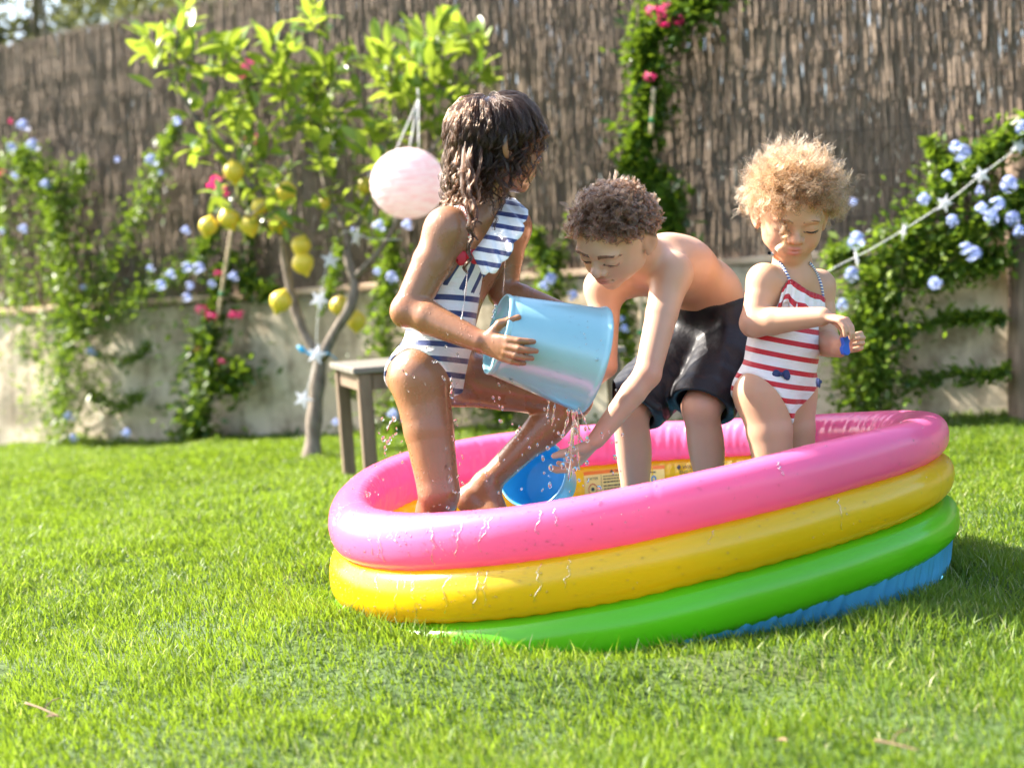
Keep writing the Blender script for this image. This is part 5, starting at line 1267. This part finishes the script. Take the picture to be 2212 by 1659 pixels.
for nm, (pp, r0_, r1_) in limbs.items():
    m = MB(); c = spline([TP(*q) for q in pp], 22 if nm != 't' else 16); rr = np.linspace(r0_, r1_, len(c)) * (1 + .10 * np.sin(np.linspace(0, 17, len(c)) + len(nm)))
    if nm == 't': rr[:4] *= [1.25, 1.15, 1.08, 1.03]
    m.tube(c, rr, 10); m.obj('trunk' if nm == 't' else 'branch', M_BARK, tree)
skel = np.concatenate([spline([TP(*q) for q in pp], 30) for nm, (pp, a, b) in limbs.items() if nm != 't'])
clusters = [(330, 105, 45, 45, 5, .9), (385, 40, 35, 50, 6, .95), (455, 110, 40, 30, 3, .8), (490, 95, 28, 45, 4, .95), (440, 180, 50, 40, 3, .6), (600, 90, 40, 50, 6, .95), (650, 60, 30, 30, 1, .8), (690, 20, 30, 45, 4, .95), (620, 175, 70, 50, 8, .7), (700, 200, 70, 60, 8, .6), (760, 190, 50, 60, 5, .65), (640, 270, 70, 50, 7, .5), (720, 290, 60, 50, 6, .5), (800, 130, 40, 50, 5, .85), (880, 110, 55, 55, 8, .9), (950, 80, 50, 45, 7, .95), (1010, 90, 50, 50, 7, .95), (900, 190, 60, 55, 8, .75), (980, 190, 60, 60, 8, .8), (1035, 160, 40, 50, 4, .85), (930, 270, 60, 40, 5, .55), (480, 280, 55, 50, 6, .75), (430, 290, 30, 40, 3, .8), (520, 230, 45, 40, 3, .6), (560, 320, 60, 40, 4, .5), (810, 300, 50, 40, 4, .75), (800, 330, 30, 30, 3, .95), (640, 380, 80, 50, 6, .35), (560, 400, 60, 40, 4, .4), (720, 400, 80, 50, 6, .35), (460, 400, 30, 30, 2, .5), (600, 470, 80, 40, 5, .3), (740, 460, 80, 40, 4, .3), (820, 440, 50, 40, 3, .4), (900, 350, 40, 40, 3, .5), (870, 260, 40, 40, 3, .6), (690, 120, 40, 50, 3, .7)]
tw = MB(); LP, LD, LS, LB = [], [], [], []
for x, y, rx, ry, nt, br in clusters:
    for _ in range(nt):
        a = rp.random() * 6.28; q = math.sqrt(rp.random()); tip = TP(x + rx * q * math.cos(a), y + ry * q * math.sin(a), rp.normal(0, .16)); b = skel[np.argmin(np.linalg.norm(skel - tip - [0, 0, -.1], axis=1))]
        L = np.linalg.norm(tip - b)
        if L > .45: b = tip - unit(tip - b) * .45
        mid = (b + tip) / 2 + rp.normal(0, .02, 3); c = spline([b, mid, tip], 10); tw.tube(c, np.linspace(.0045, .002, 10), 5); td = unit(c[-1] - c[-4])
        nl = int(4 + rp.integers(0, 4)); span = min(.19, L + .05)
        for e in range(nl):
            u = e / (nl - 1); ps = tip - td * span * (1 - u); az = e * 2.4 + rp.random(); x1 = unit(np.cross(td, [.3, .2, 1])); y1 = np.cross(td, x1); op = .35 + .9 * (1 - u)
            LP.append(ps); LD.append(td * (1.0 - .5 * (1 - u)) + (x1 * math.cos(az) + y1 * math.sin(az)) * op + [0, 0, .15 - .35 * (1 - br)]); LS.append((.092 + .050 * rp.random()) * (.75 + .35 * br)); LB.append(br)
tw.obj('twigs', M_BARK, tree)['kind'] = 'stuff'
LP, LD, LS, LB = map(np.array, (LP, LD, LS, LB)); vis = np.argsort(-LS / np.maximum(LP[:, 1], 1) * (.6 + .4 * (LP[:, 1] < TD)))
LSH = [leaf_shape(6, .40, .3, .15), leaf_shape(6, .37, .5, .35), leaf_shape(6, .43, .2, -.1)]
LME = []
for V, F in LSH:
    me = mesh_data('leaf', V, F); me.materials.append(M_LEMLEAF); LME.append(me)
M3 = orient(LD)
for q in vis[:300]:
    o = bpy.data.objects.new('leaf', LME[q % 3]); link(o, tree); o.matrix_local = Matrix.Translation(Vector(LP[q] - TB)) @ Matrix(M3[q].tolist()).to_4x4() @ Matrix.Scale(LS[q], 4)
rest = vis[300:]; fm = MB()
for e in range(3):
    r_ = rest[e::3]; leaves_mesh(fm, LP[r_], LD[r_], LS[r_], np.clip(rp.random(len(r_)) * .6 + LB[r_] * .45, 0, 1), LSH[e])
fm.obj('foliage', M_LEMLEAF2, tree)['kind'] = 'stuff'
k = NT('lemon_skin'); co = k.coord(); M_LEMON = k.done(k.pbr(k.mix(k.noise(co, 3), (.64, .46, .03), (.74, .58, .06)), .42, Normal=k.bump(k.noise(co, 60), .25, .004), Subsurface_Weight=.05))
t_ = np.linspace(0, 1, 15); pr = [(x * .09 - .045, max(.0004, y)) for x, y in zip(t_, [.000, .006, .016, .024, .0295, .033, .0345, .0345, .033, .030, .0255, .019, .011, .007, .0004])]
V, F = lathe((0, 0, 0), (0, 0, -1), pr, 20); LEM = mesh_data('lemon', V, F); LEM.materials.append(M_LEMON)
for x, y, sc in ((505, 372, 1.05), (618, 415, 1), (450, 490, .95), (495, 473, 1.05), (540, 488, 1), (600, 483, .95), (650, 532, 1), (655, 570, 1.1), (606, 652, 1.1), (735, 662, 1.05), (770, 695, 1.0), (792, 402, .85), (560, 448, .8), (700, 440, .6)):
    o = bpy.data.objects.new('lemon', LEM); link(o, tree); o.location = TP(x, y, -.12 if x < 700 else .05) - TB; o.scale = (sc * 1.45,) * 3; o.rotation_euler = (rp.normal(0, .3), rp.normal(0, .4), 0)

# ---------------------------------------------------------------- paper lantern
LC = TP(882, 397, -.62); LR = 81 * (TD - .62) / FPX
k = NT('paper'); co = k.coord(); stn = k.noise(k.mapped(co, (2, 2, 14)), 7, 4, .7)
pc = k.mix(k.ramp(stn, [(.45, 0.0), (.62, 1.0)]), (.88, .80, .81), (.84, .58, .60))
M_PAPER = k.done(k.mixs(.45, k.pbr(pc, .7, Normal=k.bump(k.noise(k.mapped(co, (1, 1, 12)), 12), .3, .01)), k.translucent(pc)))
lan = empty('paper_lantern', tuple(LC)); tag(lan, 'round pale pink paper lantern hanging from the lemon tree', 'lantern')
ph_ = np.linspace(.16, np.pi - .16, 150); rr = LR * np.sin(ph_) * (1 + .016 * np.abs(np.cos(ph_ * 13))); V, F = lathe(LC, (0, 0, 1), np.stack([LR * .94 * np.cos(ph_), rr], -1), 64); mobj('shade', V, F, M_PAPER, lan)
M_STRING = simple_mat('string', (.75, .74, .70), .7)
tp = TP(904, 215, -.5)
for a in (-.9, .2, 1.3):
    m = MB(); m.tube(spline([LC + np.array([math.sin(a) * LR * .35, math.cos(a) * LR * .25, LR * .92]), tp], 6), .0028, 5); m.obj('cord', M_STRING, lan)
m = MB(); m.tube([tp, tp + [0, 0, .05]], .003, 5); m.obj('hook', M_STRING, lan)

# ---------------------------------------------------------------- star garlands, ribbon, post
k = NT('star_plastic'); M_STAR = k.done(k.mixs(.4, k.pbr((.80, .80, .82), .25), k.translucent((.85, .85, .9))))
def star_mesh(r=1.0):
    a = np.arange(10) * np.pi / 5 + np.pi / 2; q = np.where(np.arange(10) % 2 == 0, r, r * .42); rim = np.stack([q * np.cos(a), 0 * a, q * np.sin(a)], -1)
    V = np.concatenate([rim, [[0, .16, 0], [0, -.16, 0]]]); F = [[i, (i + 1) % 10, 10] for i in range(10)] + [[(i + 1) % 10, i, 11] for i in range(10)]; return V, np.array(F)
SV, SF = star_mesh(); STAR = mesh_data('star', SV, SF, False); STAR.materials.append(M_STAR)
def garland(label, pts, stars, size):
    c = spline(pts, 60); root = empty('star_garland', tuple(c[0])); tag(root, label, 'garland')
    m = MB(); m.tube(c, .0019, 6); m.obj('cord', M_STRING, root)
    for p, yaw, rl in stars:
        o = bpy.data.objects.new('star', STAR); link(o, root); o.location = p - c[0]; o.scale = (size,) * 3; o.rotation_euler = (rp.normal(0, .2), rl, yaw)
    return root
gp = lambda x, y: P(x, y, 5.5 + (x - 1800) / 412 * .5)
garland('white star garland stretched across the shrub at the right', [gp(1700, 640), gp(1800, 580), gp(1900, 528), gp(2040, 440), gp(2120, 378), gp(2212, 310), gp(2300, 240)], [(gp(1850, 557), 1.0, .9), (gp(1952, 499), 1.1, .7), (gp(2040, 440), .3, .3), (gp(2120, 379), .1, .9), (gp(2201, 316), -.2, .5)], .042)
garland('white star garland hanging down the lemon tree trunk', [TP(870, 518, -.22), TP(800, 516, -.2), TP(745, 500, -.15), TP(716, 540, -.1), TP(700, 600, -.1), TP(690, 650, -.1), TP(684, 720, -.08), TP(683, 765, -.08), TP(670, 820, -.08), TP(656, 862, -.08)], [(TP(714, 562, -.12), .3, .2), (TP(690, 648, -.12), .2, .6), (TP(684, 766, -.12), 0, .3), (TP(655, 862, -.12), .4, .5), (TP(770, 512, -.2), 1.0, .2)], .055)
M_RIB = simple_mat('ribbon', (.02, .35, .65), .35)
rb = empty('ribbon', tuple(TP(690, 765, -.06))); tag(rb, 'bright blue ribbon tied round the fork of the lemon tree', 'ribbon')
m = MB(); m.tube(spline([TP(652, 750, -.05), TP(668, 765, -.065), TP(690, 768, -.068), TP(710, 764, -.05), TP(728, 778, -.04)], 20), .012, 6, flat=.3); m.obj('band', M_RIB, rb)
m = MB(); m.tube(spline([TP(652, 752, -.05), TP(645, 748, -.06), TP(655, 762, -.07)], 8), .010, 6, flat=.3); m.obj('loop', M_RIB, rb)
PB = GT(2222, 908); m = MB(); zz = np.linspace(-.05, 1.32, 30); ang = np.linspace(0, 2 * np.pi, 20, endpoint=False)
post = MB(); rr = .080 + .004 * np.sin(zz * 9); V = np.array([[PB[0] + .03 * z + r_ * math.cos(a) * (1 + .05 * math.sin(a * 7 + z)), PB[1] + r_ * math.sin(a), z] for z, r_ in zip(zz, rr) for a in ang])
i, j = np.meshgrid(np.arange(29), np.arange(20), indexing='ij'); post.add(V, np.stack([i * 20 + j, i * 20 + (j + 1) % 20, (i + 1) * 20 + (j + 1) % 20, (i + 1) * 20 + j], -1).reshape(-1, 4)); post.F.setdefault(20, []).append(np.array([list(range(580, 600))]))
k = NT('log'); co = k.coord(); n1 = k.noise(k.mapped(co, (1, 1, .15)), 30, 5); M_LOG = k.done(k.pbr(k.ramp(n1, [(.3, (.08, .05, .034)), (.55, (.18, .125, .085)), (.8, (.30, .22, .16))]), .8, Normal=k.bump(n1, .6, .015)))
tag(post.obj('wooden_post', M_LOG), 'rough round wooden post at the right edge of the lawn', 'post')

# ---------------------------------------------------------------- trees beyond the fence
M_FAR = leaf_mat('far_leaf', [(0, (.045, .055, .020)), (.5, (.10, .115, .035)), (1, (.20, .20, .07))], .6, .35, (.25, .27, .06))
for lab, x, y, D, rx, rz, n in (('olive green tree rising behind the fence at the far left', 60, 40, 15.0, 2.1, 1.4, 9000), ('pale leafy tree behind the fence near the top left', 330, 30, 17.0, 1.9, 1.1, 7500), ('low bushy tree behind the fence left of the lemon tree', 520, 50, 14.0, 1.3, .9, 4200)):
    c = P(x, y, D); root = empty('tree', (c[0], c[1], 0)); tag(root, lab, 'tree', 'trees beyond the fence')
    m = MB(); m.tube(spline([[c[0], c[1], 0], [c[0] + .1, c[1], c[2] * .5], c], 12), np.linspace(.16, .05, 12), 8)
    for q in range(7): m.tube(spline([c - [0, 0, .8], c + rp.normal(0, .4, 3), c + rp.normal(0, .7, 3) * [rx, 1, rz]], 8), np.linspace(.05, .015, 8), 5)
    m.obj('trunk', M_BARK, root)
    cen = rp.normal(0, .5, (46, 3)) * [rx, 1.0, rz]; i = rp.integers(0, 46, n); p = c + cen[i] + rp.normal(0, .20, (n, 3)); f = MB()
    leaves_mesh(f, p, rp.normal(size=(n, 3)), .10 * (.6 + .8 * rp.random(n)), rp.random(n)); o = f.obj('crown', M_FAR, root); o['kind'] = 'stuff'
# ================================================================== SMALL THINGS ON THE LAWN
M_DRY = simple_mat('dry_twig', (.16, .10, .055), .8, .3, 60)
for lab, pts, r in (('dry brown twig lying on the grass at the lower left', [(55, 1518), (85, 1528), (108, 1538), (128, 1546)], .0024), ('thin dry stalk lying on the grass at the lower right', [(1890, 1598), (1930, 1606), (1985, 1620)], .0022)):
    q = np.array([G(x, y, .030) for x, y in pts]); m = MB(); m.tube(spline(q, 14), r * np.linspace(1, .5, 14), 6)
    e = spline(q, 14); m.tube(spline([e[6], e[6] + [.012, .01, .012], e[6] + [.03, .012, .016]], 6), r * .5, 5)
    tag(m.obj('dry_twig', M_DRY), lab, 'twig')
LV, LF = leaf_shape(6, .5, .35, .3)
for lab, x, y, a in (('curled dry leaf on the grass left of the pool', 98, 1548, .4), ('curled dry leaf on the grass near the lower right corner', 1700, 1600, 2.2), ('small fallen brown leaf in the grass in front of the pool', 640, 1420, 1.2)):
    p = G(x, y, .028); c, s_ = math.cos(a), math.sin(a); tag(mobj('dry_leaf', p + .032 * (LV @ np.array([[c, s_, 0], [-s_, c, 0], [0, 0, 1.0]])), LF, M_DRY), lab, 'leaf')
